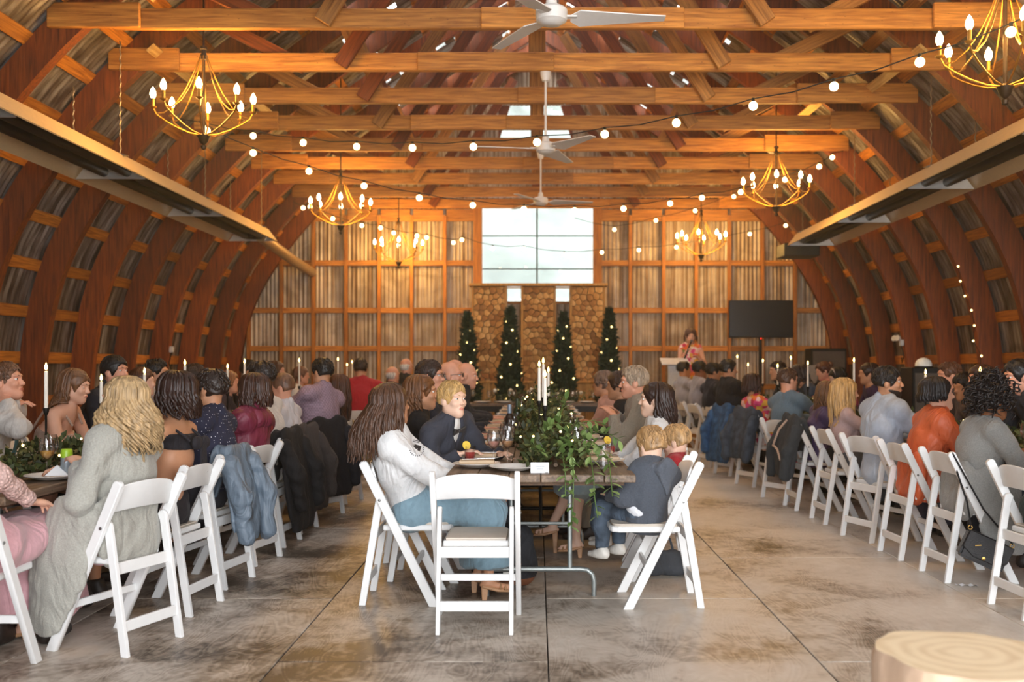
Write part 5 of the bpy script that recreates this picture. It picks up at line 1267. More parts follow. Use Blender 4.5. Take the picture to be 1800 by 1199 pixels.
near_r('guest with a dark bob in a bright floral dress at the right table', 1325, 676, 11.2, facing=-70, fem=True, skin='tan', hair=('bob', '#351c14', {'drop': .12, 'swell': 1.1}), top=('tee', '#e07a6a', 'floral'), bottom=('dress', '#e07a6a', 'floral', .8), sleeves='short')
near_r('dark haired man in a black suit at the right table', 1281, 650, 12.3, facing=-70, look=(-20, 0), skin='tan', hair=('short', '#15100e', {'th': .012}), top=('jacket', '#16161c', 'plain', '#cfcfd4'), wide=1.05)
near_r('young man in a navy suit beside the black suited man', 1255, 654, 13.3, facing=-75, look=(-12, 0), skin='tan', hair=('short', '#1c1411'), top=('jacket', '#1f2130', 'plain', '#cfcfd4'), vox=.016)
near_r('man in a light grey waistcoat, third from the far end of the right row', 1231, 650, 14.3, facing=-75, look=(-10, 0), skin='brown', hair=('short', '#17100e'), top=('shirt', '#9c9aa4', 'plain'), vox=.016)
near_r('man in a pale grey shirt at the far end of the right row', 1203, 650, 15.2, facing=-75, look=(-10, 0), skin='tan', hair=('short', '#1a1310'), top=('shirt', '#a6a5ad', 'plain'), vox=.016)
# right table, far side: facing left
def far_r(label, px, py, D, **k):
    v = A3(pt(px, py, D)); return person(label, (px, py, D), (max(v[0]+.16, rx_(D)+.62), D+.02), k.pop('facing', 90), **k)
far_r('woman in a hot pink dress with pinned up hair at the far right table', 1447, 652, 13.4, look=(0, -14), fem=True, skin='fair', hair=('updo', '#4f2c1c', {'z': .06}), top=('tee', '#d32c7c', 'plain'), bottom=('dress', '#d32c7c', 'plain'), vox=.015)
far_r('black haired woman in bright pink with a pale headband at the far right table', 1471, 664, 12.6, look=(0, -16), fem=True, skin='pale', hair=('bob', '#15100f', {'drop': .04}), top=('tee', '#cf2a70', 'plain'), bottom=('dress', '#cf2a70', 'plain'), vox=.014,
      extra=lambda g: MB().tube([Vector(g.H((.088*math.cos(a), .03, .034+.098*math.sin(a)))) for a in np.linspace(.2, PI-.2, 13)], .007, 6).build('headband', plain('headband_pale', '#c9c4cc', .5), g.root, smooth=True))
far_r('woman with shoulder length dark hair and a purple top at the right table', 1525, 657, 11.5, look=(0, 0), fem=True, skin='tan', hair=('bob', '#2f1a14', {'drop': .13, 'open': 84}), top=('tee', '#3a2348', 'plain'), vox=.014)
far_r('dark suited man beyond the slate pullover man', 1366, 652, 13.0, look=(10, 0), skin='tan', hair=('short', '#2a1a14'), top=('jacket', '#33353c', 'plain', '#bfc0c4'), vox=.016)
far_r('guest with long dark hair next to the candles beyond the slate pullover man', 1402, 658, 12.2, look=(0, 0), fem=True, skin='tan', hair=('long', '#2a1712', {'drop': .2}), top=('tee', '#2f3a4a', 'plain'), vox=.016)
far_r('brown haired guest hidden behind the orange jacket guest', 1667, 660, 9.3, look=(0, 0), skin='rosy', hair=('short', '#5b3a26'), top=('shirt', '#54484a', 'plain'))
far_r('guest with dark hair and a silver hair clip at the right table', 1694, 680, 8.6, look=(20, -10), fem=True, skin='tan', hair=('updo', '#1c1311', {'z': .0}), top=('tee', '#5a4a48', 'plain'))
far_r('brown haired guest behind the curly haired guest at the right table', 1722, 668, 8.1, look=(10, 0), fem=True, skin='rosy', hair=('bob', '#43291c', {'drop': .1, 'open': 84}), top=('tee', '#2c2c36', 'plain'))
far_r('black haired man at the right edge beyond the curly haired guest', 1788, 662, 7.5, look=(6, -6), skin='rosy', hair=('short', '#161111', {'th': .016}), top=('shirt', '#2b2b30', 'plain'), face=True)
# standing speaker
def x_sp(g):
    a = Vector(g.Ha[1])+Vector((-.01, .05, .0)); e = Vector(g.H((0, .135, -.075))); m = empty('microphone', (0, 0, 0), 0, g.root)
    MB().tube([a-(e-a)*.9, e], .013, 8).build('handle', blackM, m, smooth=True); MB().ball(tuple(e), .026, 10, 7).build('grille', plain('mic_grille', '#77757a', .4, metal=.7), m, smooth=True)
person('woman in a pink floral dress standing and speaking into a microphone by the back wall', (1214, 591, 16.7), (2.57, 16.7), 172, look=(6, -6), stand=True, fem=True, skin='fair', hair=('long', '#5a3a2a', {'drop': .12, 'open': 74, 'swell': 1.1}), top=('tee', '#d8607c', 'floral'), bottom=('bare', '#d8607c', 'floral'), sleeves='none', hands=[(-.10, .26, 1.26), (.05, .2, 1.36)], vox=.012, face=True, base=.24, extra=x_sp, s=1.02, chair=False)
# ================================================================== coats and bags on the chairs
ORD = ['first', 'second', 'third', 'fourth', 'fifth', 'sixth', 'seventh', 'eighth', 'ninth', 'tenth', 'eleventh', 'twelfth', 'thirteenth', 'fourteenth']
def coat(x, y, rz, label, mat, zb=.3, wd=.22, th=.05, sleeves=True, cat='jacket', name='jacket', seed=1, front=True, skew=0.0):
    t = thing(name, label, cat, (x, y, 0), math.radians(rz)); lo, hi = A3((-.46, -.62, .02)), A3((.46, .1, .96)); vx = max(.013, .0019*y); fl = ((0, 1, 0), .24)
    fd = Field(lo, hi, vx)
    fd.rc((-wd*.55, -.30, .76), (-wd*.5+skew, -.37, zb+.10), wd*.62, wd*.72, .05, flat=fl); fd.rc((wd*.55, -.30, .76), (wd*.5+skew, -.37, zb+.12), wd*.62, wd*.72, .05, flat=fl)
    fd.rc((-wd*.8, -.265, .815), (wd*.8, -.265, .815), .035, None, .05)
    if front: fd.rc((-wd*.6, -.22, .76), (-wd*.6, -.17, .60), .10, .09, .04, flat=fl); fd.rc((wd*.6, -.22, .76), (wd*.6, -.17, .62), .10, .09, .04, flat=fl)
    X, Y, Z = np.meshgrid(*fd.ax, indexing='ij', sparse=True)
    fd.D += (.015*np.sin(X*42+1.5*np.sin(Z*5+seed)+seed)*np.clip((.85-Z)*2.2, 0, 1)).astype(np.float32); fd.folds(.003, 1.0, seed); fd.cutplane((0, 0, zb), (0, .0, -1), .01)
    add_obj('coat_body', fd.mesh('coat_body', mat), t)
    if sleeves:
        for sg in (-1, 1):
            fd = Field(lo, hi, vx); fd.rc((sg*wd*.95, -.31, .74), (sg*(wd*1.08)+skew*.5, -.40, .55), .062, .056, .04); fd.rc((sg*wd*1.08+skew*.5, -.40, .55), (sg*wd*.95+skew, -.42, max(zb+.02, .30)), .056, .05, .04); fd.folds(.007, 1.5, seed+sg)
            add_obj('sleeve', fd.mesh('sleeve', mat), t)
    return t
def on(lbl):                                       # chair that belongs to a guest
    for o in COL.objects:
        if o.name.startswith('folding_chair') and not o.parent and lbl in o.get('label', ''): return o.location.x, o.location.y, math.degrees(o.rotation_euler.z)
coat(*on('white dots'), 'blue-grey rain jacket hung over the chair of the man in the dotted shirt', cloth('#667482', kind='shiny'), .26, .15, seed=2)
coat(*on('cream knit'), 'long black coat hung over the chair just behind the burgundy jacket guest', cloth('#121114'), .10, .21, seed=3, skew=.06)
coat(*on('shaved head'), 'brown-grey wool jacket over the chair of the shaved head man', cloth('#3d3634', kind='knit'), .16, .2, seed=4)
coat(*on('lavender'), 'dark navy blazer over the chair of the lavender shirt man', cloth('#10111a'), .18, .22, seed=5)
cc = on('purple jacket'); cx = coat(*cc, 'charcoal coat with a pale leather strap on a chair of the right row', cloth('#33373b', kind='knit'), .30, .23, seed=7)
MB().tube([(.02, -.34, .83), (.0, -.41, .74), (-.03, -.44, .64), (-.06, -.45, .58), (.02, -.46, .585), (.12, -.46, .56), (.22, -.46, .47)], .011, 6).build('strap', plain('strap_leather_pale', '#b49a88', .5), cx, smooth=True)
coat(*on('floral dress at'), 'dark washed denim jacket over the chair of the floral dress guest', cloth('#3c4653', kind='denim'), .30, .22, seed=8)
coat(*on('black suit at'), 'mid blue denim jacket over the chair of the black suited man', cloth('#355a83', kind='denim'), .16, .22, seed=9)
k_ = on('red top'); coat(*k_, 'small white jacket on the back of the red top toddler\'s chair', cloth('#d9d9d8'), .58, .15, seed=10, sleeves=False)
# tan shoulder bag on a left chair
bx_, by_, brz = on('straight brown hair and navy'); t = thing('shoulder_bag', 'tan leather shoulder bag hanging from a chair near the lavender shirt man', 'bag', (bx_, by_, 0), math.radians(brz))
tanL = plain('tan_leather', '#a88f66', .5, bump=.2, bscale=90)
fd = Field(A3((-.3, -.6, .2)), A3((.3, -.2, .75)), .012); fd.rc((-.06, -.39, .40), (.06, -.39, .40), .13, None, .04, flat=((0, 1, 0), .5)); fd.rc((-.03, -.37, .58), (.03, -.37, .58), .07, None, .08, flat=((0, 1, 0), .5)); fd.folds(.005, 1, 2); add_obj('bag_body', fd.mesh('bag_body', tanL), t)
MB().tube([(-.05, -.37, .6), (-.06, -.33, .74), (0, -.29, .80), (.06, -.33, .74), (.05, -.37, .6)], .008, 6).build('strap', tanL, t, smooth=True)
# black handbag hanging from the curly haired guest's chair
blackL = plain('black_leather', '#17171a', .42, bump=.25, bscale=140); goldM = plain('brass_fitting', '#c9a25a', .3, metal=1)
hx_, hy_, hrz = on('black curly hair'); t = thing('handbag', 'black leather flap handbag hanging by its strap beside the curly haired guest\'s chair', 'bag', (hx_, hy_, 0), math.radians(hrz))
hb = empty('bag_body', (.30, -.13, .22), 0, t); hb.rotation_euler = (.05, .42, PI/2-.2)
MB().box((0, 0, 0), (.27, .085, .17)).build('case', blackL, hb, smooth=True, bevel=.014, seg=2)
MB().prism([(-.136, .088), (.136, .088), (.136, -.02), (.06, -.055), (-.06, -.055), (-.136, -.02)], -.052, -.043).build('flap', blackL, hb, bevel=.004)
MB().lathe([(0, -.004), (.011, -.003), (.011, .003), (0, .005)], 12).build('clasp', goldM, hb, loc=(0, -.055, -.04), rot=(PI/2, 0, 0))
MB().box((0, 0, 0), (.035, .004, .006)).build('bar_clasp', goldM, hb, loc=(-.06, -.055, .02), rot=(0, -.5, 0))
for sx_ in (-.13, .13): MB().tube([(sx_+.012*math.cos(a), 0, .095+.012*math.sin(a)) for a in np.linspace(0, 2*PI, 11)], .003, 5, False).build('ring', goldM, hb)
Mh = Matrix.LocRotScale(hb.location, hb.rotation_euler, None)
for sx_, dx in ((-.13, .20), (.13, .222)): 
    e = Mh @ Vector((sx_, 0, .105)); MB().tube([e, e.lerp(Vector((.235, -.22, .60)), .6), (dx, -.29, .805)], .006, 6).build('strap', blackL, t, smooth=True)
# backpack below the near end of the middle table
t = thing('backpack', 'black backpack with brown leather base on the floor below the middle table', 'bag', (-.17, 5.98, 0), .2)
fd = Field(A3((-.25, -.22, .0)), A3((.25, .22, .5)), .010); fd.rc((-.06, 0, .12), (-.05, 0, .30), .115, .095, .03); fd.rc((.06, 0, .12), (.05, 0, .30), .115, .095, .03); fd.rc((-.05, -.09, .13), (.05, -.09, .13), .065, None, .03); fd.folds(.005, 1.2, 1)
fb_ = fd; add_obj('pack', fd.mesh('pack', [cloth('#1b1c20'), plain('brown_leather', '#6e4128', .6)], lambda c: (c[:, 2] < .075).astype(int)), t)
MB().box((0, 0, 0), (.062, .004, .034)).build('label_patch', plain('label_cream', '#d3d0c6', .8), t, loc=(-.03, -.158, .11)); MB().tube([(-.03, -.02, .39), (-.02, -.02, .43), (.02, -.02, .43), (.03, -.02, .39)], .008, 6).build('handle', cloth('#1b1c20'), t, smooth=True)
t = thing('tote_bag', 'dark fabric bag on the floor behind the toddlers\' chairs', 'bag', (.80, 6.30, 0), .1)
fd = Field(A3((-.22, -.18, .0)), A3((.22, .18, .32)), .012); fd.rc((-.12, 0, .06), (.12, 0, .06), .058, None, .02); fd.rc((-.10, 0, .15), (.09, 0, .13), .035, None, .04); fd.folds(.006, 1.2, 4); add_obj('bag_body', fd.mesh('bag_body', cloth('#3a3d42')), t); MB().tube([(-.06, 0, .17), (-.04, 0, .24), (.04, 0, .24), (.06, 0, .17)], .008, 6).build('handle', cloth('#3a3d42'), t, smooth=True)
# paper slip and the log stool in the foreground
t = thing('paper_slip', 'crumpled white paper slip on the floor near the black handbag', 'paper', (2.60, 6.03, 0), -.15)
V = []; 
for i in range(9):
    for j in range(3): V.append((-.065+.13*i/8, (-.022+.022*j)*(1-.2*(i % 2)), .006+.006*math.sin(i*2.1+j)))
MB().add(V, [(3*i+j, 3*i+j+3, 3*i+j+4, 3*i+j+1) for i in range(8) for j in range(2)]).build('sheet', cardM, t, smooth=True)
def log_end(name, c1_, c2_, rings=38):
    m, N, L, B = newmat(name); tcn = N.new('ShaderNodeTexCoord'); wv = N.new('ShaderNodeTexWave'); wv.wave_type = 'RINGS'; wv.rings_direction = 'Z'; wv.inputs['Scale'].default_value = rings; wv.inputs['Distortion'].default_value = 4; wv.inputs['Detail'].default_value = 3; wv.inputs['Detail Scale'].default_value = 1.2
    nz = N.new('ShaderNodeTexNoise'); nz.inputs['Scale'].default_value = 6; L.new(tcn.outputs['Object'], nz.inputs['Vector']); L.new(tcn.outputs['Object'], wv.inputs['Vector'])
    mx = N.new('ShaderNodeMath'); mx.operation = 'MULTIPLY_ADD'; mx.inputs[1].default_value = .35; L.new(wv.outputs['Fac'], mx.inputs[0]); L.new(nz.outputs[0], mx.inputs[2])
    r = ramp(N, [(.3, lin(c1_)), (.85, lin(c2_))]); L.new(mx.outputs[0], r.inputs[0]); L.new(r.outputs[0], B.inputs['Base Color']); B.inputs['Roughness'].default_value = .8; return m
st = thing('log_stump', 'round sawn log stump in the near foreground at the bottom right', 'stump', (1.13, 2.62, 0))
n = 40; rr = [.235*(1+.05*math.sin(3*a+1)+.03*math.sin(7*a)+.015*math.sin(13*a)) for a in np.arange(n)*2*PI/n]
V = [(r_*f*math.cos(2*PI*i/n), r_*f*math.sin(2*PI*i/n), z) for z, f in ((0, 1.06), (.08, 1.02), (.3, 1), (.55, 1), (.575, .96)) for i, r_ in enumerate(rr)]
MB().add(V, [(k*n+i, k*n+(i+1) % n, (k+1)*n+(i+1) % n, (k+1)*n+i) for k in range(4) for i in range(n)]).build('bark', plain('stump_bark', '#b89c84', .9, vary=.3, scale=9, bump=.7, bscale=20, stretch=(1, 1, .25)), st, smooth=True)
MB().add([(r_*.96*math.cos(2*PI*i/n), r_*.96*math.sin(2*PI*i/n), .5752) for i, r_ in enumerate(rr)], [tuple(range(n))]).build('sawn_top', log_end('stump_rings', '#c9ad88', '#e0caa8', 6), st)
# ================================================================== table settings
TZ = .75
plate_me = MB().lathe([(0, .006), (.075, .006), (.085, .009), (.11, .020), (.135, .026), (.138, .028), (.135, .030), (.11, .025), (.085, .014), (.07, .011), (0, .011)], 30).mesh('plate', plateM, True)
napk_me = MB().box((0, 0, .011), (.11, .20, .022)).mesh('napkin', napkinM, bevel=.006, smooth=True)
def fork_mesh():
    mb = MB(); mb.box((0, -.05, .003), (.012, .10, .003)); mb.box((0, .015, .004), (.006, .05, .003)); mb.box((0, .045, .004), (.022, .02, .003))
    for i in range(4): mb.box((-.009+.006*i, .07, .004), (.003, .04, .002))
    return mb.mesh('fork', silverM)
fork_me = fork_mesh(); knife_me = MB().prism([(-.009, -.1), (.007, -.1), (.007, 0), (.010, .01), (.010, .09), (.002, .11), (-.007, .08), (-.006, 0)], .001, .004, 2).mesh('knife', silverM)
wine_me = MB().lathe([(0, .001), (.034, .001), (.034, .003), (.006, .007), (.0045, .012), (.0045, .088), (.012, .094), (.032, .115), (.040, .142), (.037, .18), (.031, .205), (.030, .205), (.036, .18), (.0385, .142), (.030, .117), (.010, .098), (0, .097)], 20).mesh('wine_glass', glassM, True)
tumb_me = MB().lathe([(0, .002), (.031, .002), (.036, .10), (.0345, .10), (.030, .008), (0, .008)], 20).mesh('tumbler', glassM, True)
def liquid(prof, c, nm): return MB().lathe(prof, 18).mesh(nm, glassy(c, nm), True)
def glassy(c, nm): return plain('drink_'+nm, c, .1, vary=.02, spec=.6)
wine_liq = {k: liquid([(0, .098), (.010, .099), (.029, .117), (.0375, .140), (0, .141)], c, k) for k, c in (('amber', '#c9966a'), ('rose', '#c98f80'), ('juice', '#e9b25c'))}
tumb_liq = liquid([(0, .009), (.029, .009), (.0335, .065), (0, .066)], '#a8403a', 'cocktail')
def item(name, me, x, y, label, cat, group, rz=0, z=TZ, children=()):
    o = tag(add_obj(name, me, None, (x, y, z), (0, 0, rz)), label, cat, group)
    for nm, m_, l_ in children: add_obj(nm, m_, o, l_)
    return o
lemonM = plain('lemon', '#e6c34a', .5)
lemon_me = MB().lathe([(0, -.003), (.026, -.003), (.027, 0), (.026, .003), (0, .003)], 16).mesh('lemon_slice', lemonM, True)
def setting(nm, x, y, side, table, k, near=True):
    """plate, folded napkin and fork of one place"""
    r = random.Random(k*13+int(x*100)); where = f'{ORD[k]} from the near end, {side} of the {table}'
    item('plate', plate_me, x, y, 'white plate, '+where, 'plate', 'white dinner plates')
    item('napkin', napk_me, x+r.uniform(-.01, .01), y, 'folded beige napkin, '+where, 'napkin', 'folded beige napkins', PI/2+r.uniform(-.1, .1), TZ+.024)
    sgn = 1 if x > CX else -1
    item('fork', fork_me, x+r.uniform(-.02, .02), y+.0, 'steel fork on a napkin, '+where, 'fork', 'forks on the napkins', PI/2*sgn+r.uniform(-.3, .3), TZ+.048)
MT = 'middle table'
LYs = [5.70, 6.30, 7.05, 7.75, 8.45, 9.2, 9.95, 10.8, 11.7, 12.6, 13.5]
for k, y in enumerate(LYs):
    if k != 1: setting(0, -.345, y, 'left side', MT, k)
    else: setting(0, -.345, 6.12, 'left side', MT, k)
    setting(0, .385, y+(.05 if k else .22), 'right side', MT, k)
item('plate', plate_me, -.13, 5.52, 'white plate before the empty chair at the end of the middle table', 'plate', 'white dinner plates')
item('knife', knife_me, .02, 5.50, 'steel knife beside the plate before the empty chair', 'knife', 'knives', .35)
gi = {'l': 0, 'r': 0}
for k, y in enumerate(LYs):
    for s, x, key, sd in ((-1, -.175, 'l', 'left'), (1, .24, 'r', 'right')):
        for j in (0, 1):
            r = random.Random(k*5+j+s); xx, yy = x+s*.035*j+r.uniform(-.01, .01), y+.10+.11*j
            if k == 0 and s < 0: xx, yy = ((-.255, 5.86), (-.175, 5.90))[j]
            ch = [('wine', wine_liq[('rose', 'amber')[(k+j) % 2]], (0, 0, 0))] if (k < 1 and s < 0) else []
            item('wine_glass', wine_me, xx, yy, f'{ORD[gi[key] % 14] if gi[key] < 14 else "farther "+ORD[gi[key]-14]} wine glass from the near end, {sd} side of the {MT}', 'glass', 'stemmed glasses on the middle table', children=ch); gi[key] += 1
for i, (px, py, D) in enumerate(((826, 802, 6.0), (1073, 790, 6.42))):
    v = pt(px, py, D); o = item('tumbler', tumb_me, v.x, D, f'short cocktail glass with a lemon slice on the {("left", "right")[i]} side of the middle table', 'glass', 'cocktail glasses', children=[('cocktail', tumb_liq, (0, 0, 0))]); c = add_obj('lemon_slice', lemon_me, o, (-.02, -.01, .105), (1.2, .3, .4))
o = item('tumbler', MB().lathe([(0, .002), (.033, .002), (.036, .13), (.0345, .13), (.031, .008), (0, .008)], 20).mesh('tumbler', glassM, True), .38, 5.62, 'tall clear water glass at the near right corner of the middle table', 'glass', None)
def place_card(x, y, rz, label, z=TZ):
    t = thing('place_card', label, 'card', (x, y, z), rz, 'folded place cards')
    a = MB().add([(-.05, -.03, 0), (.05, -.03, 0), (.05, 0, .055), (-.05, 0, .055), (.05, .03, 0), (-.05, .03, 0)], [(0, 1, 2, 3), (3, 2, 4, 5)]).build('card', cardM, t)
    for i, (wd, zz) in enumerate(((.05, .034), (.034, .022))): MB().box((0, 0, 0), (wd, .0006, .0025)).build('handwriting', inkM, a, loc=(0, -.0325+zz*.03/.055+.0012, zz), rot=(-.5, 0, 0))
place_card(.015, 5.44, 0, 'folded white place card at the near end of the middle table')
# bottles
def bottle(x, y, c, cap, label, h=.30):
    t = thing('wine_bottle', label, 'bottle', (x, y, TZ), 0, 'wine bottles')
    MB().lathe([(0, .0), (.036, .002), (.037, .02), (.037, .18), (.030, .215), (.0145, .24), (.0135, h-.01), (.015, h), (0, h)], 20).build('bottle_body', plain('bottle_'+c, c, .12, spec=.7), t, smooth=True)
    MB().lathe([(.0152, h-.075), (.0158, h+.001), (0, h+.002)], 14).build('foil', plain('foil_'+cap, cap, .4, metal=.3), t, smooth=True); MB().lathe([(.0374, .06), (.0376, .06), (.0376, .14), (.0374, .14)], 20).build('paper_label', plain('bottle_label', '#cfc8b8', .8), t, smooth=True)
bottle(-.20, 7.25, '#2a1d16', '#7d8a9a', 'dark wine bottle with a grey-blue foil on the middle table')
bottle(-.17, 8.5, '#24351c', '#3c4a3a', 'green wine bottle farther along the middle table')
bottle(-.10, 9.6, '#2a1a14', '#5a2a20', 'brown wine bottle with red foil farther along the middle table')
bottle(rx_(8.9)-.2, 8.9, '#1d2a1c', '#8a98a8', 'dark bottle with pale foil on the right table beside the pale blue shirt man')
# greenery
leafM = [plain('leaf_'+c, c, .55, vary=.25, scale=20, spec=.35) for c in ('#3f4826', '#525a2e', '#333a1f', '#5f5a30')]
ruscM = [plain('ruscus_'+c, c, .45, vary=.2, scale=20) for c in ('#6f8a4a', '#8aa160', '#566f38')]
def leaf_cloud(P, size, mat, name, parent, up=.3, w=.42):
    n = len(P); d = rng.normal(size=(n, 3)); d[:, 2] += up; d /= np.linalg.norm(d, axis=1)[:, None]; a = np.cross(d, rng.normal(size=(n, 3))); a /= np.linalg.norm(a, axis=1)[:, None]; nn = np.cross(d, a)
    s = size*rng.uniform(.6, 1.25, n)[:, None]; V = np.stack([P, P+d*s*.5+a*s*w*.6+nn*s*.08, P+d*s, P+d*s*.5-a*s*w*.6+nn*s*.08], 1).reshape(-1, 3)
    i = np.arange(n)*4; Q = np.concatenate([np.stack([i, i+1, i+2], 1), np.stack([i, i+2, i+3], 1)])
    return tag(add_obj(name, mesh_np(name, V, Q, mat, False), parent), kind='stuff')
def garland(xf, y0, y1, hf, wf, n, label, lights=0):
    t = thing('garland', label, 'garland', (xf(y0), y0, TZ)); o0 = A3((xf(y0), y0, TZ))
    for mi, m in enumerate(leafM):
        k = n//4; y = rng.uniform(y0, y1, k); a = rng.uniform(0, PI, k); r_ = np.sqrt(rng.uniform(.15, 1, k)); W_ = np.array([wf(v) for v in y]); H_ = np.array([hf(v) for v in y]); cl = .75+.5*np.sin(y*7.3+mi)*np.sin(y*3.1)
        P = np.stack([np.array([xf(v) for v in y])+np.cos(a)*r_*W_, y, TZ+.01+np.sin(a)*r_*H_*cl], 1)-o0
        leaf_cloud(P, .055 if mi != 3 else .042, m, 'foliage', t)
    st = MB(); m = 14; st.tube([Vector((xf(y0+(y1-y0)*i/m), y0+(y1-y0)*i/m, TZ+.03))-Vector(o0) for i in range(m+1)], .012, 6); st.build('stem', barkM, t)
    for i in range(lights):
        y = rng.uniform(y0, y1); a = rng.uniform(.3, PI-.3); add_obj('fairy_bulb', fb, t, (xf(y)+math.cos(a)*wf(y)-o0[0], y-o0[1], .02+math.sin(a)*hf(y)*.95), scale=(.55, .55, .55))
    return t
mh = lambda y: .13+.26*math.exp(-((y-8.2)/1.5)**2)+.05*math.exp(-((y-6.2)/.5)**2); mw = lambda y: .17+.08*math.exp(-((y-8)/1.8)**2)
gm = garland(lambda y: CX+.06+.03*math.sin(y*1.3), 5.55, 13.4, mh, mw, 9000, 'thick green garland down the middle table with fairy lights', 46)
garland(lambda y: lx(y), 4.9, 15.5, lambda y: .14, lambda y: .17, 8000, 'green garland with fairy lights down the left table row', 40)
garland(lambda y: rx_(y), 5.2, 14.6, lambda y: .15+.08*math.exp(-((y-11)/.8)**2), lambda y: .16, 7000, 'green garland with fairy lights down the right table row', 34)
gr_ = [o for o in COL.objects if o.get('label', '').endswith('right table row') and o.name.startswith('garland')][0]
pk_me = MB().ball((0, 0, 0), .026, 8, 5).mesh('blossom', plain('blossom_pink', '#a85a62', .7), True)
for i in range(22):
    y = rng.uniform(10.3, 12.6); add_obj('blossom', pk_me, gr_, tuple(A3((rx_(y)+rng.uniform(-.14, .14), y, TZ+rng.uniform(.12, .26)))-A3(gr_.location)))
# trailing ruscus over the near end of the middle table: every leaf its own piece
rt = thing('ruscus_spray', 'trailing light green leafy branches hanging over the near end of the middle table', 'branches', (.12, 5.5, TZ+.05))
leaf_me = []
for m in ruscM:
    q = [(0, 0, 0), (.012, .014, .002), (.0155, .03, .003), (.010, .046, .001), (0, .060, -.003), (-.010, .046, .001), (-.0155, .03, .003), (-.012, .014, .002), (0, .03, -.001)]
    leaf_me.append(MB().add(q, [(i, (i+1) % 8, 8) for i in range(8)]).mesh('leaf', m, True))
rl_ = random.Random(4)
vines = [[(.02, .25, .10), (.06, .05, .09), (.07, -.12, .04), (.075, -.21, -.06), (.07, -.235, -.20), (.06, -.24, -.33)], [(.10, .3, .10), (.15, .08, .08), (.17, -.1, .04), (.18, -.21, -.06), (.185, -.24, -.17), (.20, -.245, -.27)], [(-.02, .3, .08), (.01, .1, .10), (.02, -.08, .05), (.03, -.2, -.04), (.03, -.225, -.16)],
         [(.12, .35, .12), (.2, .15, .10), (.25, .0, .06), (.27, -.14, .0), (.275, -.215, -.1), (.28, -.225, -.16)], [(-.1, .4, .1), (-.06, .25, .17), (-.03, .12, .2), (.02, .02, .22)], [(.05, .45, .12), (.12, .3, .2), (.2, .2, .22), (.27, .12, .2)], [(-.15, .3, .06), (-.12, .1, .08), (-.09, -.05, .05)], [(.15, .5, .1), (.24, .4, .14), (.31, .32, .13), (.36, .25, .10)], [(0, .6, .15), (.03, .5, .28), (.06, .45, .34)]]
nl = 0
for v in vines:
    MB().tube(v, .003, 5).build('stem', ruscM[2], rt)
    for a, b in zip(v[:-1], v[1:]):
        a, b = Vector(a), Vector(b); d = (b-a).normalized(); k = max(3, int((b-a).length/.022))
        for i in range(k):
            p = a.lerp(b, (i+.5)/k); side = d.cross(Vector((rl_.uniform(-1, 1), rl_.uniform(-1, 1), rl_.uniform(-.2, 1)))).normalized(); dr = (d*.6+side*(1 if i % 2 else -1)+Vector((0, -.15, .1))).normalized()
            o = add_obj('leaf', rl_.choice(leaf_me), rt, p); o.rotation_mode = 'QUATERNION'; o.rotation_quaternion = dr.to_track_quat('Y', 'Z'); sc_ = rl_.uniform(.75, 1.25); o.scale = (sc_,)*3; nl += 1
# candles
flame_me = MB().lathe([(0, 0), (.004, .002), (.0085, .012), (.0075, .024), (.003, .038), (0, .045)], 10).mesh('flame', flameM, True)
def candle(x, y, zt, hold, label, ln=.22, group='white taper candles'):
    """taper standing in a slim black holder"""
    t = thing('candle_holder', 'candlestick of the '+label, 'candlestick', (x, y, TZ), 0, 'black candlesticks')
    MB().lathe([(0, 0), (.042, 0), (.044, .006), (.012, .014), (.006, .03), (.006, hold-.03), (.012, hold-.02), (.016, hold-.005), (.017, hold+.012), (.013, hold+.012), (.012, hold), (0, hold)], 16).build('stick', blackM, t, smooth=True)
    c = thing('taper_candle', label, 'candle', (x, y, TZ+hold+.002), 0, group); L_ = zt-.045-(TZ+hold)
    MB().lathe([(0, 0), (.0115, 0), (.0105, L_-.004), (.006, L_), (0, L_-.002)], 12).build('taper', waxM, c, smooth=True)
    MB().tube([(0, 0, L_-.002), (.001, 0, L_+.012)], .0012, 4).build('wick', blackM, c); add_obj('flame', flame_me, c, (0, 0, L_+.004))
def cand_px(px, py, xf, label, hold=.33):
    D = 8.0
    for _ in range(12): D = F*xf(D)/(px-VX)
    v = pt(px, py, D); candle(v.x, D, v.z+.02, hold, label)
for i, (px, py) in enumerate(((81, 645), (178, 664), (254, 652), (325, 637), (400, 644), (430, 635), (483, 652), (526, 633), (594, 631), (610, 641), (619, 636))): cand_px(px, py, lx, f'lit white taper, {ORD[i]} from the near end of the left table row')
for i, (px, py) in enumerate(((1723, 650), (1627, 654), (1501, 633), (1420, 638), (1390, 629), (1367, 643), (1341, 634), (1315, 641), (1296, 627))): cand_px(px, py, rx_, f'lit white taper, {ORD[i]} from the near end of the right table row')
for i, (px, py, D, hd, lb) in enumerate(((958, 657, 6.05, .33, 'tall lit taper, nearest of the four on the middle table'), (948, 640, 6.6, .34, 'second lit taper of the middle table, left of the nearest'), (955, 634, 7.3, .34, 'third lit taper of the middle table'), (964, 650, 8.2, .31, 'farthest lit taper of the middle table'))):
    v = pt(px, py, D); candle(v.x, D, v.z+.02, hd, lb)
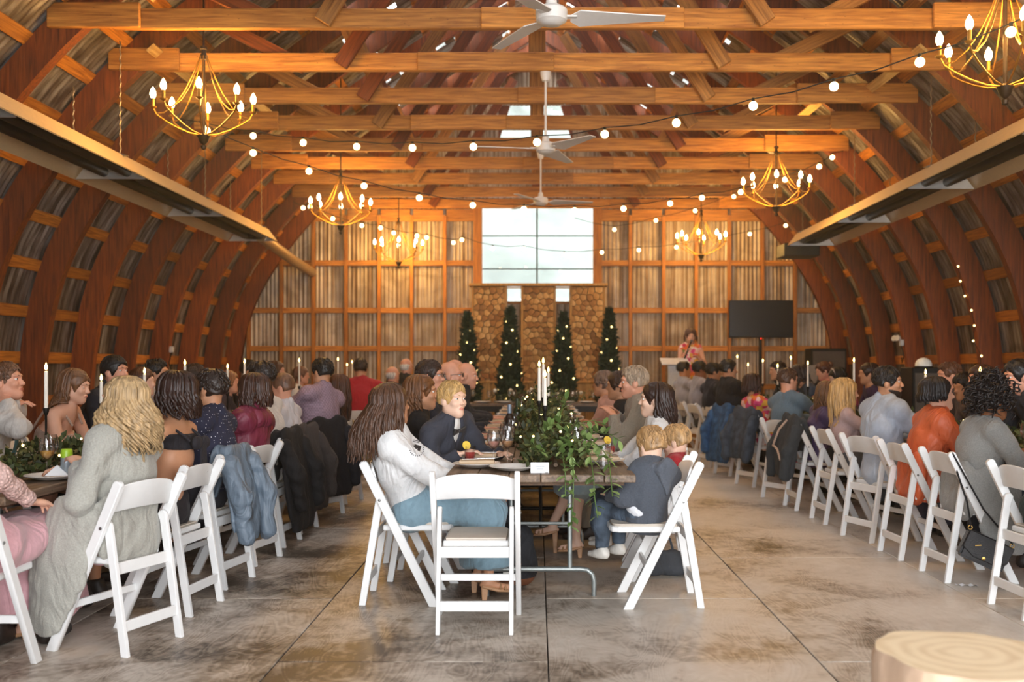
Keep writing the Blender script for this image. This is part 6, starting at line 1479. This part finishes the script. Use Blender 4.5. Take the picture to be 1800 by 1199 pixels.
# left table things
tl = lambda x, y: (x, y)
item('plate', plate_me, -2.47, 5.08, 'white plate at the blonde guest\'s place on the left table', 'plate', 'white dinner plates')
o = item('napkin', MB().add([(-.05, -.05, 0), (.06, -.045, 0), (.05, .06, 0), (-.06, .05, 0), (0, .0, .05), (.02, .03, .04)], [(0, 1, 4), (1, 2, 5, 4), (2, 3, 5), (3, 0, 4, 5)]).mesh('napkin', cardM), -2.44, 5.06, 'crumpled white paper napkin on the blonde guest\'s plate', 'napkin', None, .3, TZ+.028)
item('plate', plate_me, -2.62, 4.72, 'white side plate with cutlery at the left edge of the picture', 'plate', 'white dinner plates'); item('knife', knife_me, -2.56, 4.72, 'knife lying on the plate at the left edge of the picture', 'knife', 'knives', 1.2, TZ+.03)
place_card(-2.45, 4.60, .25, 'folded white place card at the near corner of the left table')
item('wine_glass', wine_me, -2.56, 5.2, 'stemmed glass of orange mimosa on the left table', 'glass', 'stemmed glasses on the left table', children=[('mimosa', wine_liq['juice'], (0, 0, 0))])
item('wine_glass', wine_me, -2.66, 5.45, 'empty stemmed glass behind the mimosa on the left table', 'glass', 'stemmed glasses on the left table')
can = thing('drink_can', 'tall drink can with lime green top and silver side by the blonde guest\'s hand', 'can', (-2.40, 5.08, TZ+.03))
MB().lathe([(0, 0), (.024, 0), (.029, .008), (.029, .085), (0, .085)], 20).build('can_body', plain('can_silver', '#a9b4bd', .3, metal=.6), can, smooth=True); MB().lathe([(.0292, .085), (.0292, .118), (.025, .126), (.026, .130), (0, .128)], 20).build('can_top', plain('can_lime', '#9bbf2e', .35), can, smooth=True)
ts = thing('table_sign', 'little brown wooden table sign standing in the greenery at the left edge', 'sign', (-2.75, 5.02, TZ), .2)
sgW = wood('sign_wood', '#5a3a22', '#8a5e38', 2)
for (a, b) in (((-.05, 0), (0, .17)), ((.05, 0), (0, .17)), ((-.03, .06), (.03, .06))): MB().beam((a[0], 0, a[1]), (b[0], 0, b[1]), .014, .014, up=(0, 1, 0)).build('sign_bar', sgW, ts)
for k, y in enumerate((6.15, 6.9, 7.6, 8.4)):
    item('wine_glass', wine_me, lx(y)+.2, y+.2, f'{ORD[k]} empty stemmed glass beyond the mimosa along the left table', 'glass', 'stemmed glasses on the left table'); item('plate', plate_me, lx(y)+.27, y, f'white plate at the {ORD[k+1]} place of the near side of the left table', 'plate', 'white dinner plates')
for k, y in enumerate((5.75, 6.35, 7.05, 7.75, 8.5, 9.2)):
    item('wine_glass', wine_me, rx_(y)-.16, y+.25, f'{ORD[k]} stemmed glass from the near end of the right table', 'glass', 'stemmed glasses on the right table'); item('plate', plate_me, rx_(y)-.27, y, f'white plate at the {ORD[k]} place from the near end of the right table', 'plate', 'white dinner plates')
# head table settings
for k in range(9):
    x = -1.85+.33*k
    item('plate', plate_me, x, 15.66, f'{ORD[k]} white plate from the left on the head table', 'plate', 'white plates on the head table')
    for j in (0, 1): item('wine_glass', wine_me, x+.1+.07*j, 15.78+.1*j, f'{ORD[k]} {("front", "back")[j]} stemmed glass from the left on the head table', 'glass', 'stemmed glasses on the head table')
hf_ = thing('flower_arrangement', 'low green and white flower arrangement on the head table', 'flowers', (.15, 15.95, TZ)); P = rng.normal(size=(500, 3))*A3((.45, .05, .05))+A3((0, 0, .09)); P[:, 2] = np.abs(P[:, 2]); leaf_cloud(P, .06, leafM[1], 'foliage', hf_)
MB().lathe([(0, 0), (.08, 0), (.09, .06), (.085, .06), (0, .05)], 16).build('bowl', plateM, hf_, smooth=True)
wf_me = MB().ball((0, 0, 0), .03, 8, 5).mesh('blossom', plain('blossom_white', '#e6e3d6', .7), True)
for i in range(16): add_obj('blossom', wf_me, hf_, tuple(rng.normal(size=3)*A3((.4, .04, .02))+A3((0, 0, .15))))
# ================================================================== before the back wall
YR = 18.36
def kx(px, D=YR): return (px-VX)*D/F
def voronoi(x0, x1, z0, z1, sp, r):
    S = []; nr = int((z1-z0)/(sp*.9))
    for j in range(nr+1):
        for i in range(int((x1-x0)/sp)+2): S.append((x0+sp*(i+(.5 if j % 2 else 0)-.25)+r.uniform(-.3, .3)*sp, z0+(z1-z0)*(j+.3)/nr+r.uniform(-.3, .3)*sp))
    S = [s for s in S if x0-.02 < s[0] < x1+.02 and z0-.02 < s[1] < z1+.02]; out = []
    for i, a in enumerate(S):
        poly = [(x0, z0), (x1, z0), (x1, z1), (x0, z1)]
        for j, b in enumerate(S):
            if i == j or abs(a[0]-b[0]) > 3*sp or abs(a[1]-b[1]) > 3*sp: continue
            mx, mz = (a[0]+b[0])/2, (a[1]+b[1])/2; nx_, nz_ = b[0]-a[0], b[1]-a[1]; q = []
            for p, p2 in zip(poly, poly[1:]+poly[:1]):
                d1 = (p[0]-mx)*nx_+(p[1]-mz)*nz_; d2 = (p2[0]-mx)*nx_+(p2[1]-mz)*nz_
                if d1 <= 0: q.append(p)
                if d1*d2 < 0: t_ = d1/(d1-d2); q.append((p[0]+(p2[0]-p[0])*t_, p[1]+(p2[1]-p[1])*t_))
            poly = q
            if len(poly) < 3: break
        if len(poly) >= 3: out.append(poly)
    return out
logM = [log_end('log_end_'+str(i), a, b, 22) for i, (a, b) in enumerate((('#c8955a', '#ecc68a'), ('#b07d45', '#dcac6e'), ('#8d6034', '#c08d56')))]
rk = random.Random(11); frameW = wood('rack_wood', '#93672f', '#cfa05a', 2)
for i, (a, b) in enumerate(((832, 889), (918, 975), (1003, 1061))):
    x0, x1 = kx(a), kx(b); z0, z1 = .72, 2.79
    t = thing('firewood_rack', ('left', 'middle', 'right')[i]+' tall rack of split firewood below the gable window', 'firewood rack', ((x0+x1)/2, YR, 0), 0, 'firewood racks'); cxm = (x0+x1)/2
    for sx_ in (x0, x1): MB().box((0, 0, 0), (.04, .36, z1)).build('side_board', frameW, t, bevel=.004, loc=(sx_-cxm, 0, z1/2))
    MB().box((0, 0, 0), (x1-x0, .36, .05)).build('shelf', frameW, t, loc=(0, 0, z0-.03)); MB().box((0, 0, 0), (x1-x0, .02, z1-z0)).build('back_board', frameW, t, loc=(0, .17, (z0+z1)/2))
    for poly in voronoi(x0+.02, x1-.02, z0, z1-.01, .112, rk):
        ca = sum(p[0] for p in poly)/len(poly); cb = sum(p[1] for p in poly)/len(poly); q = [((p[0]-ca)*.91, (p[1]-cb)*.91) for p in poly]; yo = rk.uniform(-.035, .02)
        mb = MB().prism(q, -.17, .12); me = mb.mesh('log', [barkM, rk.choice(logM)])
        for p in me.polygons:
            if abs(p.normal.y) > .9: p.material_index = 1
        add_obj('log', me, t, (ca-cxm, yo, cb))
ms = thing('mantel_shelf', 'long wooden shelf board across the tops of the firewood racks below the window', 'shelf', (kx(946), YR-.02, 2.795)); MB().box((0, 0, .025), (kx(1067)-kx(826), .42, .05)).build('board', frameW, ms, bevel=.005)
pc = thing('plank_counter', 'low counter of pale upright boards before the firewood racks', 'counter', (kx(946), YR-.42, 0))
n = 16; wd = 2.7/n
for i in range(n): MB().box((0, 0, 0), (wd-.012, .03, 1.02)).build('board', palletW, pc, bevel=.004, loc=(-1.35+wd*(i+.5), 0, .51+rk.uniform(-.01, .01)))
for z in (.25, .85): MB().box((0, 0, 0), (2.7, .04, .09)).build('rail', palletW, pc, loc=(0, .036, z))
MB().box((0, 0, 0), (2.74, .22, .03)).build('counter_top', palletW, pc, bevel=.004, loc=(0, .08, 1.05))
# clipped conifers in pots with lights
cedM = [plain('cedar_'+c, c, .7, vary=.3, scale=20) for c in ('#1d3320', '#27402a', '#162719')]
for i, (px, top, wd, lb) in enumerate(((822, 552, .25, 'leftmost small conifer with fairy lights beside the left firewood rack'), (897, 543, .27, 'second small conifer from the left, between the left and middle firewood racks'), (990, 552, .27, 'third small conifer from the left, between the middle and right firewood racks'), (1071, 545, .25, 'rightmost small conifer with fairy lights beside the right firewood rack'))):
    D = 17.35; v = pt(px, top, D); h = v.z; t = thing('potted_conifer', lb, 'tree', (v.x, D, 0), i, 'potted conifers with lights')
    for j, m in enumerate(cedM):
        n = 1500; z = .38+(h-.4)*rng.uniform(0, 1, n)**1.15; u = (z-.38)/(h-.38); R_ = wd*(np.clip(1-u, 0, 1)**.72*.96+.03)*np.where(u < .1, .75+2.5*u, 1); a = rng.uniform(0, 2*PI, n); r_ = R_*np.sqrt(rng.uniform(.35, 1.1, n))
        leaf_cloud(np.stack([r_*np.cos(a), r_*np.sin(a), z], 1), .10, m, 'foliage', t, up=1.4, w=.3)
    MB().lathe([(0, .36), (wd*.62, .42), (wd*.66, .7), (wd*.42, h*.6), (.03, h-.12), (0, h-.08)], 14).build('inner_crown', cedM[2], t, smooth=True)
    MB().tube([(0, 0, .2), (0, 0, .6)], .025, 8).build('trunk', barkM, t); MB().lathe([(0, 0), (.15, 0), (.19, .34), (.17, .34), (0, .30)], 18).build('pot', plain('pot_burlap', '#8a6f4c', .9, bump=.4), t, smooth=True)
    for j in range(20):
        z = .7+(h-.85)*j/20; u = (z-.38)/(h-.38); R_ = wd*((1-u)**.72*.96+.05)*1.03; a = j*2.4+i; add_obj('fairy_bulb', fb, t, (R_*math.cos(a), R_*math.sin(a), z), scale=(1.25,)*3)
# television on its stand
t = thing('television', 'large black flat screen television on a stand before the back wall', 'television', (kx(1337, 18.0), 18.0, 0)); x0, x1, z0, z1 = kx(1281, 18)-kx(1337, 18), kx(1394, 18)-kx(1337, 18), EYE+(VY-594)*18/F, EYE+(VY-528)*18/F
MB().box((0, 0, 0), (x1-x0, .05, z1-z0)).build('housing', blackM, t, bevel=.006, loc=((x0+x1)/2, 0, (z0+z1)/2)); MB().box((0, 0, 0), (x1-x0-.03, .004, z1-z0-.04)).build('screen', plain('screen_black', '#060607', .25), t, loc=((x0+x1)/2, -.027, (z0+z1)/2+.008))
MB().tube([(0, .03, .02), (0, .03, z0+.2)], .03, 10).build('pole', blackM, t); MB().box((0, 0, 0), (.7, .5, .03)).build('base', blackM, t, bevel=.006, loc=(0, .03, .015)); MB().ball((0, -.03, z0-.012), .012, 8, 5).build('standby_light', emit('standby_red', '#ff2a1a', 3), t)
# riser, lectern, music stand
t = thing('riser', 'low wooden riser under the standing speaker', 'platform', (2.62, 16.75, 0)); MB().box((0, 0, .12), (1.9, 1.3, .24)).build('deck', palletW, t, bevel=.006)
t = thing('lectern', 'slim white topped lectern beside the standing speaker', 'lectern', (kx(1186, 16.35), 16.35, .24)); MB().box((0, 0, 0), (.46, .34, .02)).build('top', plain('lectern_white', '#dfe2e6', .3), t, bevel=.004, loc=(0, 0, 1.17), rot=(.3, 0, 0)); MB().box((0, 0, 0), (.22, .02, 1.14)).build('panel', plain('lectern_panel', '#c9ccd0', .3), t, loc=(0, .02, .58)); MB().box((0, 0, .012), (.44, .34, .024)).build('base', plain('lectern_white', '#dfe2e6', .3), t, bevel=.004)
# sound gear at the back right
greyF = plain('grille_cloth', '#5c544c', .9, bump=.4, bscale=200)
t = thing('speaker_cabinet', 'wide grey speaker cabinet standing in the back right corner', 'loudspeaker', (kx(1451, 17.6), 17.6, 0)); MB().box((0, 0, .82), (.62, .42, 1.64)).build('cabinet', blackM, t, bevel=.01); MB().box((0, -.215, 1.2), (.56, .02, .78)).build('grille', greyF, t, bevel=.004)
t = thing('keyboard_stand', 'pale panel on a crossed stand before the back right speaker cabinet', 'stand', (kx(1416, 16.6), 16.6, 0)); MB().box((0, 0, 0), (.40, .03, .30)).build('panel', plain('pale_panel', '#8f877e', .6), t, loc=(0, 0, 1.2), bevel=.004)
for sg in (-1, 1): MB().beam((-.2*sg, 0, 0), (.2*sg, 0, 1.1), .03, .03).build('leg', blackM, t)
t = thing('loudspeaker', 'black loudspeaker box by the right wall beside the orange jacket guest', 'loudspeaker', (4.62, 11.9, 0)); MB().box((0, 0, .66), (.42, .4, 1.32)).build('cabinet', blackM, t, bevel=.012); MB().box((0, -.205, .9), (.36, .02, .7)).build('grille', greyF, t, bevel=.004)
t = thing('dome_lamp', 'white half dome lamp on top of the black loudspeaker by the right wall', 'lamp', (4.62, 11.9, 1.32)); MB().lathe([(0, 0), (.1, 0), (.1, .012), (0, .014)], 20).build('base', blackM, t); MB().lathe([(.098, .012), (.095, .05), (.075, .085), (.04, .107), (0, .115)], 20).build('dome', plain('dome_white', '#efefe6', .4), t, smooth=True)
def wall_box(sg, y, z, label):
    x = float(np.interp(z, ARC[:, 1], ARC[:, 0]))-.03; t = thing('floodlight', label, 'lamp', (sg*x, y, z)); wm = plain('white_plastic', '#d9d6d0', .4)
    MB().box((0, 0, 0), (.06, .05, .09)).build('housing', wm, t, bevel=.006); MB().tube([(0, 0, -.04), (sg*.03, -.02, -.2), (sg*.02, .04, -.3), (0, 0, -.22)], .008, 6).build('cable', blackM, t)
    if sg > 0:
        for dy in (-.07, .07): MB().lathe([(0, 0), (.03, .01), (.045, .06), (0, .065)], 14).build('lamp_head', wm, t, smooth=True, loc=(-.05, dy, .05), rot=(.5, -1.2, 0))
wall_box(1, 14.78, 1.68, 'twin headed white floodlight on a rib of the right wall, its cable hanging below'); wall_box(-1, 14.78, 1.58, 'small white box on a rib of the left wall')
# ================================================================== thin haze added in the hall to stand in for lens bloom round the lamps
hz = MB().prism([(float(x), max(.02, float(z))) for x, z in ARC-NOR*.02][::4]+[(-float(x), max(.02, float(z))) for x, z in (ARC-NOR*.02)[::-4]][1:], -1.4, 18.4)
def haze_mat():
    m, N, L, B = newmat('warm_haze'); N.remove(B); v = N.new('ShaderNodeVolumeScatter'); v.inputs['Density'].default_value = .0045; v.inputs['Anisotropy'].default_value = .78
    L.new(v.outputs[0], N['Material Output'].inputs['Volume']); m.cycles.homogeneous_volume = True if hasattr(m.cycles, 'homogeneous_volume') else False
    return m
tag(hz.build('haze', haze_mat()), kind='stuff')
